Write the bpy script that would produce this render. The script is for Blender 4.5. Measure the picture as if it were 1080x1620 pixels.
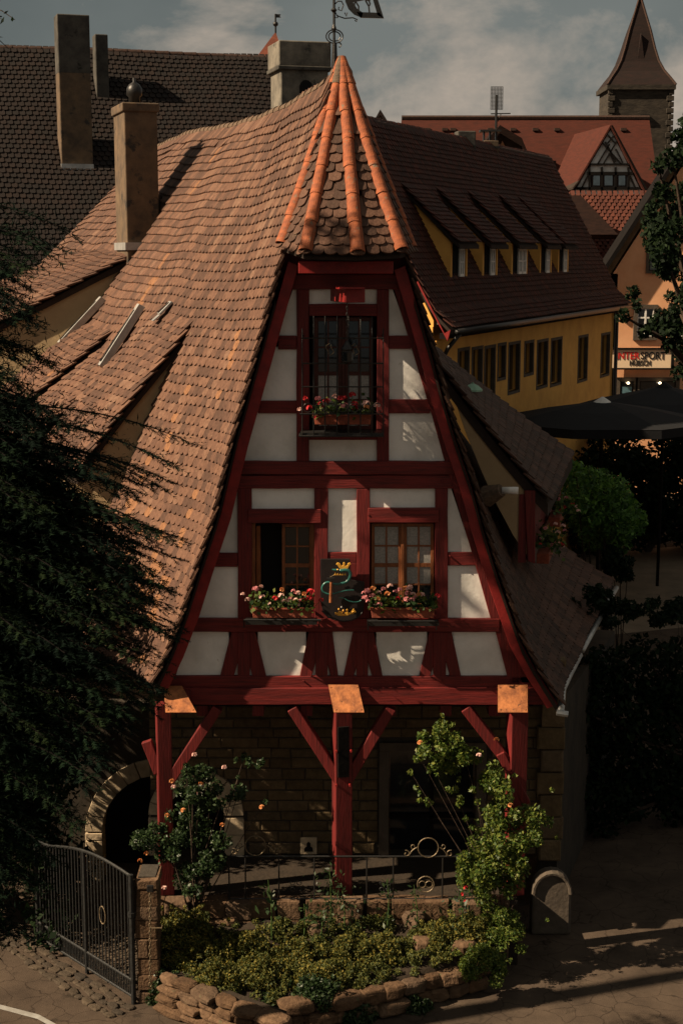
import bpy, math, random
import numpy as np
from mathutils import Vector, Matrix
random.seed(7); RNG = np.random.default_rng(7)
for o in list(bpy.data.objects): bpy.data.objects.remove(o)
SC = bpy.context.scene; COL = SC.collection
R = math.radians
# ------------------------------------------------------------------ camera, sky, sun, exposure
H = 10.2; PITCH = R(9.7); FPX = 2400.0
cam = bpy.data.cameras.new('camera'); co = bpy.data.objects.new('camera', cam); COL.objects.link(co)
co.location = (0, 0, H); co.rotation_euler = (R(90) - PITCH, 0, 0)
cam.sensor_fit = 'VERTICAL'; cam.sensor_height = 36; cam.lens = FPX / 1620 * 36
cam.clip_start = .1; cam.clip_end = 3000
SC.camera = co
SUN_EL = 39.0; SUN_AZ = 15.5          # sun stands to the left, a little on the camera's side of the facade
SDIR = Vector((-math.cos(R(SUN_AZ)) * math.cos(R(SUN_EL)), -math.sin(R(SUN_AZ)) * math.cos(R(SUN_EL)), math.sin(R(SUN_EL))))
sl = bpy.data.lights.new('sun', 'SUN'); sl.energy = 5.0; sl.angle = R(.5); sl.color = (1.0, .78, .54)
so = bpy.data.objects.new('sun', sl); COL.objects.link(so)
so.rotation_euler = SDIR.to_track_quat('Z', 'Y').to_euler(); so.location = (-30, -5, 40)
W = bpy.data.worlds.new('World'); SC.world = W; W.use_nodes = True
def build_world():
    nt = W.node_tree; N = nt.nodes; L = nt.links; N.clear()
    out = N.new('ShaderNodeOutputWorld'); bg = N.new('ShaderNodeBackground'); bg.inputs[1].default_value = .041
    L.new(bg.outputs[0], out.inputs[0])
    sky = N.new('ShaderNodeTexSky'); sky.sky_type = 'NISHITA'; sky.sun_disc = False
    sky.sun_elevation = R(SUN_EL); sky.sun_rotation = math.atan2(SDIR.x, SDIR.y); sky.dust_density = 3
    des = N.new('ShaderNodeHueSaturation'); des.inputs['Saturation'].default_value = .35; des.inputs['Value'].default_value = .3
    L.new(sky.outputs[0], des.inputs['Color'])
    tc = N.new('ShaderNodeTexCoord'); mp = N.new('ShaderNodeMapping'); mp.inputs['Scale'].default_value = (1, 1, 1.7)
    mp.inputs['Location'].default_value = (2.2, 1.6, .9)
    L.new(tc.outputs['Generated'], mp.inputs[0])
    n1 = N.new('ShaderNodeTexNoise'); n1.inputs['Scale'].default_value = 6.5; n1.inputs['Detail'].default_value = 9
    n1.inputs['Roughness'].default_value = .6; n1.inputs['Distortion'].default_value = .2
    L.new(mp.outputs[0], n1.inputs['Vector'])
    r1 = N.new('ShaderNodeValToRGB'); r1.color_ramp.elements[0].position = .45; r1.color_ramp.elements[1].position = .64
    L.new(n1.outputs[0], r1.inputs[0])
    n2 = N.new('ShaderNodeTexNoise'); n2.inputs['Scale'].default_value = 2.2; n2.inputs['Detail'].default_value = 6
    L.new(mp.outputs[0], n2.inputs['Vector'])
    r2 = N.new('ShaderNodeValToRGB'); r2.color_ramp.elements[0].position = .4; r2.color_ramp.elements[1].position = .62
    r2.color_ramp.elements[0].color = (1.15, 1.45, 1.45, 1); r2.color_ramp.elements[1].color = (2.5, 2.75, 2.6, 1)
    L.new(n2.outputs[0], r2.inputs[0])
    m0 = N.new('ShaderNodeMixRGB'); m0.inputs[0].default_value = .8
    L.new(des.outputs[0], m0.inputs[1]); L.new(r2.outputs[0], m0.inputs[2])
    m1 = N.new('ShaderNodeMixRGB'); m1.inputs[2].default_value = (5.8, 4.85, 3.95, 1)
    L.new(r1.outputs[0], m1.inputs[0]); L.new(m0.outputs[0], m1.inputs[1])
    L.new(m1.outputs[0], bg.inputs[0])
build_world()
SC.view_settings.view_transform = 'Standard'; SC.view_settings.look = 'None'
SC.view_settings.exposure = 0.95; SC.view_settings.gamma = 1.0; SC.view_settings.use_curve_mapping = False
SC.cycles.max_bounces = 5
try: SC.cycles.use_denoising = True
except Exception: pass

# ------------------------------------------------------------------ survey helpers: a pixel of the photograph -> a ray, cut by a real plane
CP = Vector((0, 0, H))
FW = Vector((0, math.cos(PITCH), -math.sin(PITCH))); UP = Vector((0, math.sin(PITCH), math.cos(PITCH)))
def ray(px, py): return FW + Vector((1, 0, 0)) * ((px - 540) / FPX) - UP * ((py - 810) / FPX)
def atY(px, py, Y): v = ray(px, py); return CP + v * (Y / v.y)
def atZ(px, py, Z): v = ray(px, py); return CP + v * ((Z - H) / v.z)
def atP(px, py, P0, n): v = ray(px, py); return CP + v * ((P0 - CP).dot(n) / v.dot(n))
def proj(p):
    d = Vector(p) - CP; z = d.dot(FW); return 540 + FPX * d.x / z, 810 - FPX * d.dot(UP) / z
def solve(S, px, py, a0, a1, b0, b1):
    best = None
    for _ in range(5):
        na = 13
        for i in range(na):
            for j in range(na):
                a = a0 + (a1 - a0) * i / (na - 1); b = b0 + (b1 - b0) * j / (na - 1)
                q = proj(S(a, b)); e = (q[0] - px) ** 2 + (q[1] - py) ** 2
                if best is None or e < best[0]: best = (e, a, b)
        da = (a1 - a0) / 6; db = (b1 - b0) / 6
        a0, a1, b0, b1 = best[1] - da, best[1] + da, best[2] - db, best[2] + db
    return best[1], best[2]

# ------------------------------------------------------------------ mesh helpers
class MB:
    def __init__(s): s.v = []; s.f = []; s.t = None
    def poly(s, pts):
        n = len(s.v); s.v += [tuple(p) for p in pts]; s.f.append(tuple(range(n, n + len(pts)))); return s
    def prism(s, pts, vec):
        n = len(s.v); k = len(pts); vec = Vector(vec)
        s.v += [tuple(p) for p in pts] + [tuple(Vector(p) + vec) for p in pts]
        s.f.append(tuple(range(n, n + k))); s.f.append(tuple(range(n + 2 * k - 1, n + k - 1, -1)))
        for i in range(k):
            j = (i + 1) % k; s.f.append((n + j, n + i, n + k + i, n + k + j))
        return s
    def box(s, c, d, rz=0, M=None):
        if M is None: M = Matrix.Rotation(rz, 3, 'Z')
        n = len(s.v); c = Vector(c)
        for x in (-.5, .5):
            for y in (-.5, .5):
                for z in (-.5, .5): s.v.append(tuple(c + M @ Vector((x * d[0], y * d[1], z * d[2]))))
        for q in ((0, 1, 3, 2), (4, 6, 7, 5), (0, 4, 5, 1), (2, 3, 7, 6), (0, 2, 6, 4), (1, 5, 7, 3)): s.f.append(tuple(n + i for i in q))
        return s
    def beam(s, a, b, w, h, up=(0, 0, 1)):
        a, b = Vector(a), Vector(b); d = b - a; z = d.normalized(); x = Vector(up).cross(z)
        if x.length < 1e-4: x = Vector((1, 0, 0))
        x.normalize(); y = z.cross(x); M = Matrix((x, y, z)).transposed()
        return s.box((a + b) / 2, (w, h, d.length), M=M)
    def tube(s, pts, r, seg=6, closed=False, r1=None):
        pts = [Vector(p) for p in pts]; n0 = len(s.v); m = len(pts); prev = None
        for i, p in enumerate(pts):
            if closed: d = pts[(i + 1) % m] - pts[i - 1]
            else: d = pts[min(i + 1, m - 1)] - pts[max(i - 1, 0)]
            if d.length < 1e-7: d = Vector((0, 0, 1))
            d.normalize()
            if prev is None:
                x = d.orthogonal().normalized()
            else:
                x = prev - d * prev.dot(d)
                x = x.normalized() if x.length > 1e-5 else d.orthogonal().normalized()
            prev = x; y = d.cross(x); rr = r if r1 is None else r + (r1 - r) * i / (m - 1)
            for k in range(seg):
                a = 2 * math.pi * k / seg; s.v.append(tuple(p + x * math.cos(a) * rr + y * math.sin(a) * rr))
        for i in range(m if closed else m - 1):
            for k in range(seg):
                a = n0 + i * seg + k; b = n0 + i * seg + (k + 1) % seg
                c = n0 + ((i + 1) % m) * seg + (k + 1) % seg; d = n0 + ((i + 1) % m) * seg + k
                s.f.append((a, b, c, d))
        if not closed:
            s.f.append(tuple(n0 + k for k in range(seg))[::-1]); s.f.append(tuple(n0 + (m - 1) * seg + k for k in range(seg)))
        return s
    def lathe(s, c, prof, seg=12, rz=0):
        c = Vector(c); n0 = len(s.v)
        for (r, z) in prof:
            for k in range(seg):
                a = rz + 2 * math.pi * k / seg; s.v.append((c.x + r * math.cos(a), c.y + r * math.sin(a), c.z + z))
        for i in range(len(prof) - 1):
            for k in range(seg):
                a = n0 + i * seg + k; b = n0 + i * seg + (k + 1) % seg; s.f.append((a, b, b + seg, a + seg))
        s.f.append(tuple(n0 + k for k in range(seg))[::-1]); s.f.append(tuple(n0 + (len(prof) - 1) * seg + k for k in range(seg)))
        return s
    def grid(s, S, a0, a1, na, b0, b1, nb, off=0, th=0):
        n = len(s.v)
        for lay in ((0, 1) if th else (0,)):
            for i in range(na + 1):
                for j in range(nb + 1):
                    p = Vector(S(a0 + (a1 - a0) * i / na, b0 + (b1 - b0) * j / nb)); s.v.append((p.x, p.y, p.z + off - lay * th))
        W_ = nb + 1; K = (na + 1) * W_
        for i in range(na):
            for j in range(nb):
                q = (n + i * W_ + j, n + (i + 1) * W_ + j, n + (i + 1) * W_ + j + 1, n + i * W_ + j + 1)
                s.f.append(q)
                if th: s.f.append(tuple(x + K for x in q)[::-1])
        if th:
            def side(a, b): s.f.append((a, b, b + K, a + K))
            for i in range(na):
                side(n + (i + 1) * W_, n + i * W_); side(n + i * W_ + nb, n + (i + 1) * W_ + nb)
            for j in range(nb):
                side(n + j, n + j + 1); side(n + na * W_ + j + 1, n + na * W_ + j)
        return s
    def mesh(s, name, smooth=False):
        me = bpy.data.meshes.new(name); me.from_pydata(s.v, [], s.f); me.validate(); me.update()
        if smooth: me.shade_smooth()
        return me
def link(name, me, mat, parent=None, kind=None, M=None):
    o = bpy.data.objects.new(name, me); COL.objects.link(o)
    if mat is not None and not me.materials: me.materials.append(mat)
    if parent is not None:
        o.parent = parent
        base = Matrix.Translation(-Vector(parent.location)) if parent.get('category') and parent.type == 'EMPTY' else Matrix.Identity(4)
        o.matrix_basis = base @ (M if M is not None else Matrix.Identity(4))
    elif M is not None: o.matrix_basis = M
    if kind: o['kind'] = kind
    return o
def part(name, mb, mat, parent=None, smooth=False, kind=None, label=None, bevel=0):
    o = link(name, mb.mesh(name, smooth), mat, parent, kind)
    if label: o['label'] = label
    if bevel:
        b = o.modifiers.new('bevel', 'BEVEL'); b.width = bevel; b.segments = 2; b.limit_method = 'ANGLE'; b.angle_limit = R(40)
    return o
def thing(name, label, cat, loc=(0, 0, 0), group=None):
    o = bpy.data.objects.new(name, None); COL.objects.link(o); o.location = loc; o.empty_display_size = .3
    o['label'] = label; o['category'] = cat
    if group: o['group'] = group
    return o
def tag(o, label, cat, group=None):
    o['label'] = label; o['category'] = cat
    if group: o['group'] = group
    return o
def structure(name, mb, mat, smooth=False): return part(name, mb, mat, None, smooth, 'structure')

# ------------------------------------------------------------------ materials
def mat(name, c1, c2=None, scale=8, rough=.8, bump=.2, metal=0, tint=False, detail=6, spots=None, stretch=None, transl=0, spec=.3, cracks=False, bscale=None, lo=.35, hi=.65):
    m = bpy.data.materials.new(name); m.use_nodes = True; nt = m.node_tree; N = nt.nodes; L = nt.links
    b = N['Principled BSDF']; b.inputs['Roughness'].default_value = rough; b.inputs['Metallic'].default_value = metal
    b.inputs['Specular IOR Level'].default_value = spec
    tc = N.new('ShaderNodeTexCoord'); mp = N.new('ShaderNodeMapping'); L.new(tc.outputs['Object'], mp.inputs[0])
    if stretch: mp.inputs['Scale'].default_value = stretch
    n = N.new('ShaderNodeTexNoise'); n.inputs['Scale'].default_value = scale; n.inputs['Detail'].default_value = detail; n.inputs['Roughness'].default_value = .65
    L.new(mp.outputs[0], n.inputs['Vector'])
    rp = N.new('ShaderNodeValToRGB'); rp.color_ramp.elements[0].position = lo; rp.color_ramp.elements[1].position = hi
    c2 = c2 or tuple(x * .65 for x in c1)
    rp.color_ramp.elements[0].color = (*c2, 1); rp.color_ramp.elements[1].color = (*c1, 1)
    L.new(n.outputs[0], rp.inputs[0]); col = rp.outputs[0]
    if tint:
        at = N.new('ShaderNodeAttribute'); at.attribute_name = 'tint'
        tr = N.new('ShaderNodeValToRGB'); tr.color_ramp.interpolation = 'LINEAR'
        e = tr.color_ramp.elements; e[0].position = 0; e[0].color = (*tint[0], 1); e[1].position = 1; e[1].color = (*tint[-1], 1)
        for i, c in enumerate(tint[1:-1]):
            q = e.new((i + 1) / (len(tint) - 1)); q.color = (*c, 1)
        L.new(at.outputs['Fac'], tr.inputs[0])
        mx = N.new('ShaderNodeMixRGB'); mx.blend_type = 'MULTIPLY'; mx.inputs[0].default_value = 1
        L.new(tr.outputs[0], mx.inputs[1]); L.new(col, mx.inputs[2]); col = mx.outputs[0]
    if spots:
        ns = N.new('ShaderNodeTexNoise'); ns.inputs['Scale'].default_value = spots[1]; ns.inputs['Detail'].default_value = 5; ns.inputs['Roughness'].default_value = .7
        geo = N.new('ShaderNodeNewGeometry'); L.new(geo.outputs['Position'], ns.inputs['Vector'])
        rs = N.new('ShaderNodeValToRGB'); rs.color_ramp.elements[0].position = spots[2]; rs.color_ramp.elements[1].position = spots[2] + .07
        L.new(ns.outputs[0], rs.inputs[0]); ms = N.new('ShaderNodeMixRGB'); ms.inputs[2].default_value = (*spots[0], 1)
        L.new(rs.outputs[0], ms.inputs[0]); L.new(col, ms.inputs[1]); col = ms.outputs[0]
    if cracks:
        g2 = N.new('ShaderNodeNewGeometry'); nz = N.new('ShaderNodeTexNoise'); nz.inputs['Scale'].default_value = 1.2; nz.inputs['Detail'].default_value = 4; L.new(g2.outputs['Position'], nz.inputs['Vector'])
        ad = N.new('ShaderNodeMixRGB'); ad.blend_type = 'ADD'; ad.inputs[0].default_value = .7; L.new(g2.outputs['Position'], ad.inputs[1]); L.new(nz.outputs['Color'], ad.inputs[2])
        vo = N.new('ShaderNodeTexVoronoi'); vo.feature = 'DISTANCE_TO_EDGE'; vo.inputs['Scale'].default_value = 2.1; L.new(ad.outputs[0], vo.inputs['Vector'])
        rc = N.new('ShaderNodeValToRGB'); rc.color_ramp.elements[0].position = 0; rc.color_ramp.elements[1].position = .022; rc.color_ramp.elements[0].color = (.35, .35, .35, 1); rc.color_ramp.elements[1].color = (1, 1, 1, 1)
        L.new(vo.outputs['Distance'], rc.inputs[0]); mm = N.new('ShaderNodeMixRGB'); mm.blend_type = 'MULTIPLY'; mm.inputs[0].default_value = .8; L.new(col, mm.inputs[1]); L.new(rc.outputs[0], mm.inputs[2]); col = mm.outputs[0]
    L.new(col, b.inputs['Base Color'])
    if bump:
        nb = N.new('ShaderNodeTexNoise'); nb.inputs['Scale'].default_value = bscale or scale * 3; nb.inputs['Detail'].default_value = 5
        L.new(mp.outputs[0], nb.inputs['Vector'])
        bp = N.new('ShaderNodeBump'); bp.inputs['Strength'].default_value = bump; bp.inputs['Distance'].default_value = .02
        L.new(nb.outputs[0], bp.inputs['Height']); L.new(bp.outputs[0], b.inputs['Normal'])
    if transl:
        tb = N.new('ShaderNodeBsdfTranslucent'); ad = N.new('ShaderNodeMixShader'); ad.inputs[0].default_value = transl
        L.new(col, tb.inputs[0]); L.new(b.outputs[0], ad.inputs[1]); L.new(tb.outputs[0], ad.inputs[2]); L.new(ad.outputs[0], N['Material Output'].inputs[0])
    return m
ONE = (1, 1, 1); GR = (.62, .6, .58)
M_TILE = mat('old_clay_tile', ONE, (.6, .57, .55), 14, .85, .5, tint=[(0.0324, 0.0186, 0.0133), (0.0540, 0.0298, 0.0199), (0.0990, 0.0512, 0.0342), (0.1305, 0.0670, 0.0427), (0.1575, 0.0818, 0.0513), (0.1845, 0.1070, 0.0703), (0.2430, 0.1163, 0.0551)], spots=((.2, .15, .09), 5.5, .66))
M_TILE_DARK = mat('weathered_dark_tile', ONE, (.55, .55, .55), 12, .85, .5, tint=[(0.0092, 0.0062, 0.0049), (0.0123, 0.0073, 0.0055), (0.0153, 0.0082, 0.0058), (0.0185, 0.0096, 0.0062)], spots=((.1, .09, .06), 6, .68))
M_TILE_RB = mat('red_brown_tile', ONE, (.55, .52, .5), 10, .85, .4, tint=[(0.0383, 0.0125, 0.0081), (0.0530, 0.0161, 0.0097), (0.0707, 0.0187, 0.0105), (0.0942, 0.0223, 0.0113)], spots=((.1, .08, .055), 4, .68))
M_HIP = mat('orange_hip_tile', (.33, .095, .036), (.18, .055, .026), 7, .8, .4, spots=((.15, .115, .08), 8, .6))
M_HIP_OLD = mat('lichened_ridge_tile', (.15, .1, .065), (.07, .05, .035), 14, .9, .6)
M_RIDGE = mat('dark_ridge_tile', (0.05, 0.025, 0.0175), (0.025, 0.015, 0.011), 8, .9, .4)
M_DECK = mat('roof_boarding', (.03, .02, .015), None, 6, .95, .2)
M_RED = mat('oxblood_painted_timber', (.14, .014, .013), (.06, .008, .008), 4, .6, .3, stretch=(9, 1, .6), spots=((.06, .022, .018), 9, .66), bscale=9, lo=.3, hi=.6)
M_REDH = mat('oxblood_painted_rail', (.15, .015, .013), (.06, .008, .008), 4, .6, .3, stretch=(.6, 1, 9), spots=((.06, .022, .018), 9, .66), bscale=9, lo=.3, hi=.6)
M_REDB = mat('oxblood_bargeboard', (.25, .018, .016), (.15, .012, .012), 6, .5, .15)
M_PLAST = mat('white_lime_plaster', (.82, .81, .77), (.6, .59, .55), 1.6, .9, .2, detail=10, spots=((.46, .43, .38), 3.2, .66), bscale=14, lo=.3, hi=.6)
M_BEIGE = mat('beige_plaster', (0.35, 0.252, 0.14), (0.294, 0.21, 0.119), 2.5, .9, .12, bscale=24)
M_YEL = mat('mustard_plaster', (.74, .4, .1), (.62, .32, .08), 1.4, .9, .12, bscale=14)
M_PEACH = mat('peach_plaster', (.78, .43, .24), (.66, .33, .17), .8, .9, .2)
M_GREYST = mat('grey_sandstone_trim', (0.1, 0.08, 0.06), (0.065, 0.0525, 0.04), 6, .9, .4)
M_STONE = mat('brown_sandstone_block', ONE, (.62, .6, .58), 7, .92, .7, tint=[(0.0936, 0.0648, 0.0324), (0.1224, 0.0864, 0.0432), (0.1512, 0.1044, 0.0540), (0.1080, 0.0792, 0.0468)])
M_ROCK = mat('rough_field_stone', ONE, (.5, .47, .44), 9, .92, .9, tint=[(0.0899, 0.0508, 0.0252), (0.1258, 0.0742, 0.0403), (0.1527, 0.0938, 0.0538), (0.1078, 0.0703, 0.0437)], spots=((.08, .08, .04), 6, .62))
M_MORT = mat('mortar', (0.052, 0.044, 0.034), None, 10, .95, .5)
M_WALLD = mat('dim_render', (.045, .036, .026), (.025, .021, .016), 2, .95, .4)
M_TRIM = mat('pale_limestone_surround', (.5, .4, .27), (.34, .27, .18), 6, .9, .4)
M_CHIM = mat('rendered_chimney', (.14, .095, .058), (.07, .052, .037), 3, .92, .5, spots=((.035, .032, .028), 2.2, .58))
M_CHIMG = mat('grey_concrete_chimney', (.075, .07, .06), (.035, .033, .03), 3, .92, .5, spots=((.02, .02, .016), 2.5, .6))
M_CHIMC = mat('stained_grey_chimney', (.2, .18, .145), (.075, .07, .06), 2.6, .92, .5, spots=((.04, .04, .035), 2.5, .6))
M_LEAD = mat('zinc_flashing', (.5, .5, .48), (.34, .34, .33), 6, .45, .1, metal=.6)
M_IRON = mat('black_wrought_iron', (.012, .013, .014), (.02, .018, .016), 20, .42, .2, metal=.3, spec=.5)
M_IRONG = mat('worn_bronze_iron', (.2, .15, .09), (.09, .07, .045), 30, .5, .2, metal=.4)
M_GREYIRON = mat('grey_painted_iron', (0.027, 0.0288, 0.0288), (0.015, 0.015, 0.015), 20, .5, .2, metal=.2)
M_COPPER = mat('copper_plate', (.5, .19, .07), (.2, .075, .035), 7, .55, .3, metal=.3, spots=((.07, .045, .03), 13, .62))
M_GOLD = mat('gilded_metal', (.85, .47, .07), (.6, .3, .05), 10, .38, .1, metal=.4)
M_GREEN = mat('green_serpent_paint', (.025, .14, .12), (.015, .08, .07), 10, .3, .1, spec=.6)
M_WOODF = mat('brown_window_wood', (.24, .085, .03), (.15, .052, .02), 6, .55, .3, stretch=(3, 3, 1))
M_GLASS = mat('dark_window_glass', (.012, .015, .018), None, 3, .08, 0, spec=.6)
M_CURT = mat('net_curtain_behind_pane', (.34, .33, .3), (.2, .2, .19), 40, .45, .15, spec=.5)
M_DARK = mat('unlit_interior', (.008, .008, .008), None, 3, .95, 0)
M_WHITE = mat('white_painted_wood', (.75, .74, .7), (.62, .6, .56), 8, .6, .1)
M_TERRA = mat('terracotta_planter', (.28, .07, .035), (.16, .04, .024), 14, .8, .4, spots=((.4, .3, .22), 24, .72))
M_ASPH = mat('asphalt_road', (.085, .063, .046), (.048, .036, .027), 1.3, .95, .5, detail=12, bscale=90, spots=((.035, .027, .02), 1.9, .6), cracks=True, spec=.1)
M_SOIL = mat('garden_soil', (.03, .021, .013), None, 6, .98, .8)
M_COBB = mat('kerb_cobble', ONE, (.6, .58, .55), 12, .9, .6, tint=[(0.0490, 0.0367, 0.0245), (0.0784, 0.0588, 0.0392), (0.0343, 0.0269, 0.0196)])
M_LINE = mat('white_road_paint', (.3, .3, .28), (.2, .19, .17), 6, .8, .1)
M_BARK = mat('brown_bark', (.06, .04, .028), (.03, .02, .014), 12, .95, .9)
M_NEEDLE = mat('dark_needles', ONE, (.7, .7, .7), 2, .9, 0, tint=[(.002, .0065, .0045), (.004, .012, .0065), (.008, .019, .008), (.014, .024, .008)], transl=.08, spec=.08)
M_LEAF = mat('dark_leaves', ONE, (.7, .7, .7), 3, .75, 0, tint=[(.003, .009, .004), (.007, .018, .006), (.014, .028, .008)], transl=.25, spec=.15)
M_ROSE = mat('rose_leaves', ONE, (.7, .75, .7), 5, .5, 0, tint=[(0.0286, 0.0585, 0.0104), (0.0650, 0.1105, 0.0182), (0.1300, 0.1690, 0.0286), (0.2080, 0.2210, 0.0455)], transl=.3)
M_ROSED = mat('dark_rose_leaves', ONE, (.7, .75, .7), 5, .45, 0, tint=[(.012, .028, .01), (.03, .055, .02), (.055, .085, .03)], transl=.25)
M_SEDUM = mat('cushion_plant_leaves', ONE, (.6, .65, .6), 6, .7, 0, tint=[(0.0300, 0.0420, 0.0105), (0.0675, 0.0825, 0.0165), (0.1350, 0.1275, 0.0240), (0.2400, 0.1800, 0.0300)], transl=.2)
M_SHRUB = mat('bright_shrub_leaves', ONE, (.6, .7, .6), 5, .6, 0, tint=[(0.0264, 0.0660, 0.0132), (0.0660, 0.1540, 0.0264), (0.1540, 0.2860, 0.0440)], transl=.3)
M_PINK = mat('pink_petals', (.75, .33, .33), (.55, .2, .22), 30, .6, 0, transl=.2)
M_PALE = mat('pale_pink_petals', (.8, .55, .48), (.6, .36, .32), 30, .6, 0, transl=.2)
M_CRIM = mat('crimson_petals', (.6, .035, .04), (.4, .02, .03), 30, .6, 0, transl=.2)
M_ORNG = mat('apricot_petals', (.7, .3, .11), (.5, .2, .07), 30, .6, 0, transl=.2)
M_REDROOF = mat('bright_red_clay_roof', (.062, .0125, .006), (.04, .009, .0045), 2.2, .9, .6, stretch=(1, 1, 5), bscale=6)
M_SPIRE = mat('old_red_spire_tile', (.015, .006, .0045), (.008, .004, .003), 1.5, .9, .6, stretch=(1, 1, 4), bscale=5)
M_TOWER = mat('tower_rubble_stone', (.045, .037, .028), (.018, .015, .012), 1.8, .95, .9, stretch=(1, 1, 2.6), bscale=4)
M_TIMD = mat('dark_timber', (.009, .0075, .007), None, 4, .9, .2, spec=.1)
M_CREAM = mat('cream_infill', (.5, .42, .31), (.42, .35, .26), 2, .9, .2)
M_PARA = mat('black_parasol_cloth', (0.008, 0.009, 0.011), (0.006, 0.0065, 0.008), 3, .9, .2)
M_SIGN = mat('cream_sign_face', (.8, .62, .42), (.76, .58, .4), 2, .5, 0)
M_SRED = mat('red_lettering', (.6, .02, .02), None, 2, .5, 0); M_SBLK = mat('black_lettering', (.01, .01, .01), None, 2, .5, 0)
M_SHOPB = mat('blue_grey_shop_display', (.1, .2, .24), (.06, .1, .12), 3, .4, 0)
def lampmat():
    m = bpy.data.materials.new('lit_bulb'); m.use_nodes = True; b = m.node_tree.nodes['Principled BSDF']
    b.inputs['Emission Color'].default_value = (1, .75, .45, 1); b.inputs['Emission Strength'].default_value = 3; return m
M_BULB = lampmat()

# ------------------------------------------------------------------ tiles: shared template, 300 nearest are parts, the rest one part
def tile_template(w=.17, L=.37, th=.026, arc=6, lift=.058):
    v = []; tz = lambda y: .004 + lift * y / L
    top = [(-w / 2, 0), (w / 2, 0)]
    r = w / 2; ya = L - r * .62
    pts = top + [(r * math.cos(a), ya + r * .62 * math.sin(a)) for a in [math.pi * k / arc for k in range(arc + 1)]]
    n = len(pts)
    for (x, y) in pts: v.append((x, y, tz(y) + th))
    for (x, y) in pts: v.append((x, y, tz(y)))
    f = [tuple(range(n))[::-1]]
    for i in range(1, n):
        j = (i + 1) % n; f.append((i, j, n + j, n + i))
    return v, f
NT = 14
TINTS = [i / (NT - 1) * .86 for i in range(NT - 1)] + [1.0]
_tmesh = {}
def tile_mesh(key, tmpl, k, m):
    if (key, k) not in _tmesh:
        me = bpy.data.meshes.new('roof_tile'); me.from_pydata(tmpl[0], [], tmpl[1]); me.update()
        a = me.attributes.new('tint', 'FLOAT', 'POINT'); a.data.foreach_set('value', [TINTS[k]] * len(tmpl[0])); me.materials.append(m)
        _tmesh[(key, k)] = me
    return _tmesh[(key, k)]
class Tiles:
    def __init__(s, key, m, tmpl): s.key = key; s.m = m; s.tm = tmpl; s.M = []; s.k = []
    def lay(s, S, a0, a1, b0, b1, w=.176, e=.15, keep=None, jit=1, pick=None):
        rows = max(1, int(round((b1 - b0) / e))); eps = .02
        for r in range(rows):
            b = b1 - (r + 1) * (b1 - b0) / rows            # upper end of the visible part of this course
            am = (a0 + a1) / 2; len_a = (Vector(S(am + eps, b)) - Vector(S(am, b))).length / eps
            len_b = max(.3, (Vector(S(am, b + eps)) - Vector(S(am, b))).length / eps)
            n = max(1, int((a1 - a0) * len_a / w)); wav = random.random() * 6
            for i in range(n + 1):
                a = a0 + (i + (.5 if r % 2 else 0)) * (a1 - a0) / n
                if a > a1 + .3 * (a1 - a0) / n: continue
                bb = b + .008 * math.sin(a * 1.7 + wav) * jit + random.uniform(-.006, .006) * jit
                p = Vector(S(a, bb))
                if keep and not keep(a, bb, p): continue
                da = (Vector(S(a + eps, bb)) - p) / eps; db = (Vector(S(a, bb + eps)) - p) / eps
                y = db.normalized(); x = (da - y * da.dot(y)); sx = 1.0; x.normalize(); z = x.cross(y)
                if z.z < 0: z = -z; x = -x
                rot = random.gauss(0, .018) * jit; x = (x + y * rot).normalized(); y = z.cross(x) if z.cross(x).dot(y) > 0 else x.cross(z)
                p0 = p - y * .2 + z * (.012 + random.uniform(0, .006))
                M = Matrix((x * sx, y, z)).transposed().to_4x4(); M.translation = p0; s.M.append(M)
                q = pick(a, bb) if pick else random.random(); s.k.append(min(NT - 1, int(q * NT)))
    def finish(s, parent, maxn=300):
        if not s.M: return
        A = np.array([np.array(m) for m in s.M]); K = np.array(s.k)
        P = A[:, :3, 3] + A[:, :3, 1] * .25; Nn = A[:, :3, 2]; D = P - np.array(CP); dist = np.linalg.norm(D, axis=1)
        fwd = np.array(FW); up = np.array(UP); zc = D @ fwd; px = 540 + FPX * D[:, 0] / zc; py = 810 - FPX * (D @ up) / zc
        vis = -(D * Nn).sum(1) / dist; score = np.where((vis > 0) & (px > -5) & (px < 1085) & (py > -5) & (py < 1625), (vis + .12) / dist ** 2, 0)
        order = np.argsort(-score); pick = set(order[:maxn].tolist()) if maxn else set()
        for i in pick: link('roof_tile', tile_mesh(s.key, s.tm, int(K[i]), s.m), None, parent, M=s.M[i])
        rest = np.array([i for i in range(len(s.M)) if i not in pick])
        if len(rest):
            tv = np.array(s.tm[0]); nv = len(tv); Rm = A[rest]
            V = np.einsum('nij,kj->nki', Rm[:, :3, :3], tv) + Rm[:, None, :3, 3]
            F = []
            for i in range(len(rest)):
                o = i * nv; F += [tuple(o + q for q in f) for f in s.tm[1]]
            me = bpy.data.meshes.new('roof_tiles'); me.from_pydata(V.reshape(-1, 3).tolist(), [], F); me.update()
            a = me.attributes.new('tint', 'FLOAT', 'POINT'); a.data.foreach_set('value', np.repeat(np.array(TINTS)[K[rest]], nv).astype(np.float32))
            link('roof_tiles', me, s.m, parent, kind='stuff')
TM = tile_template(); TMC = tile_template(arc=3); 
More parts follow.
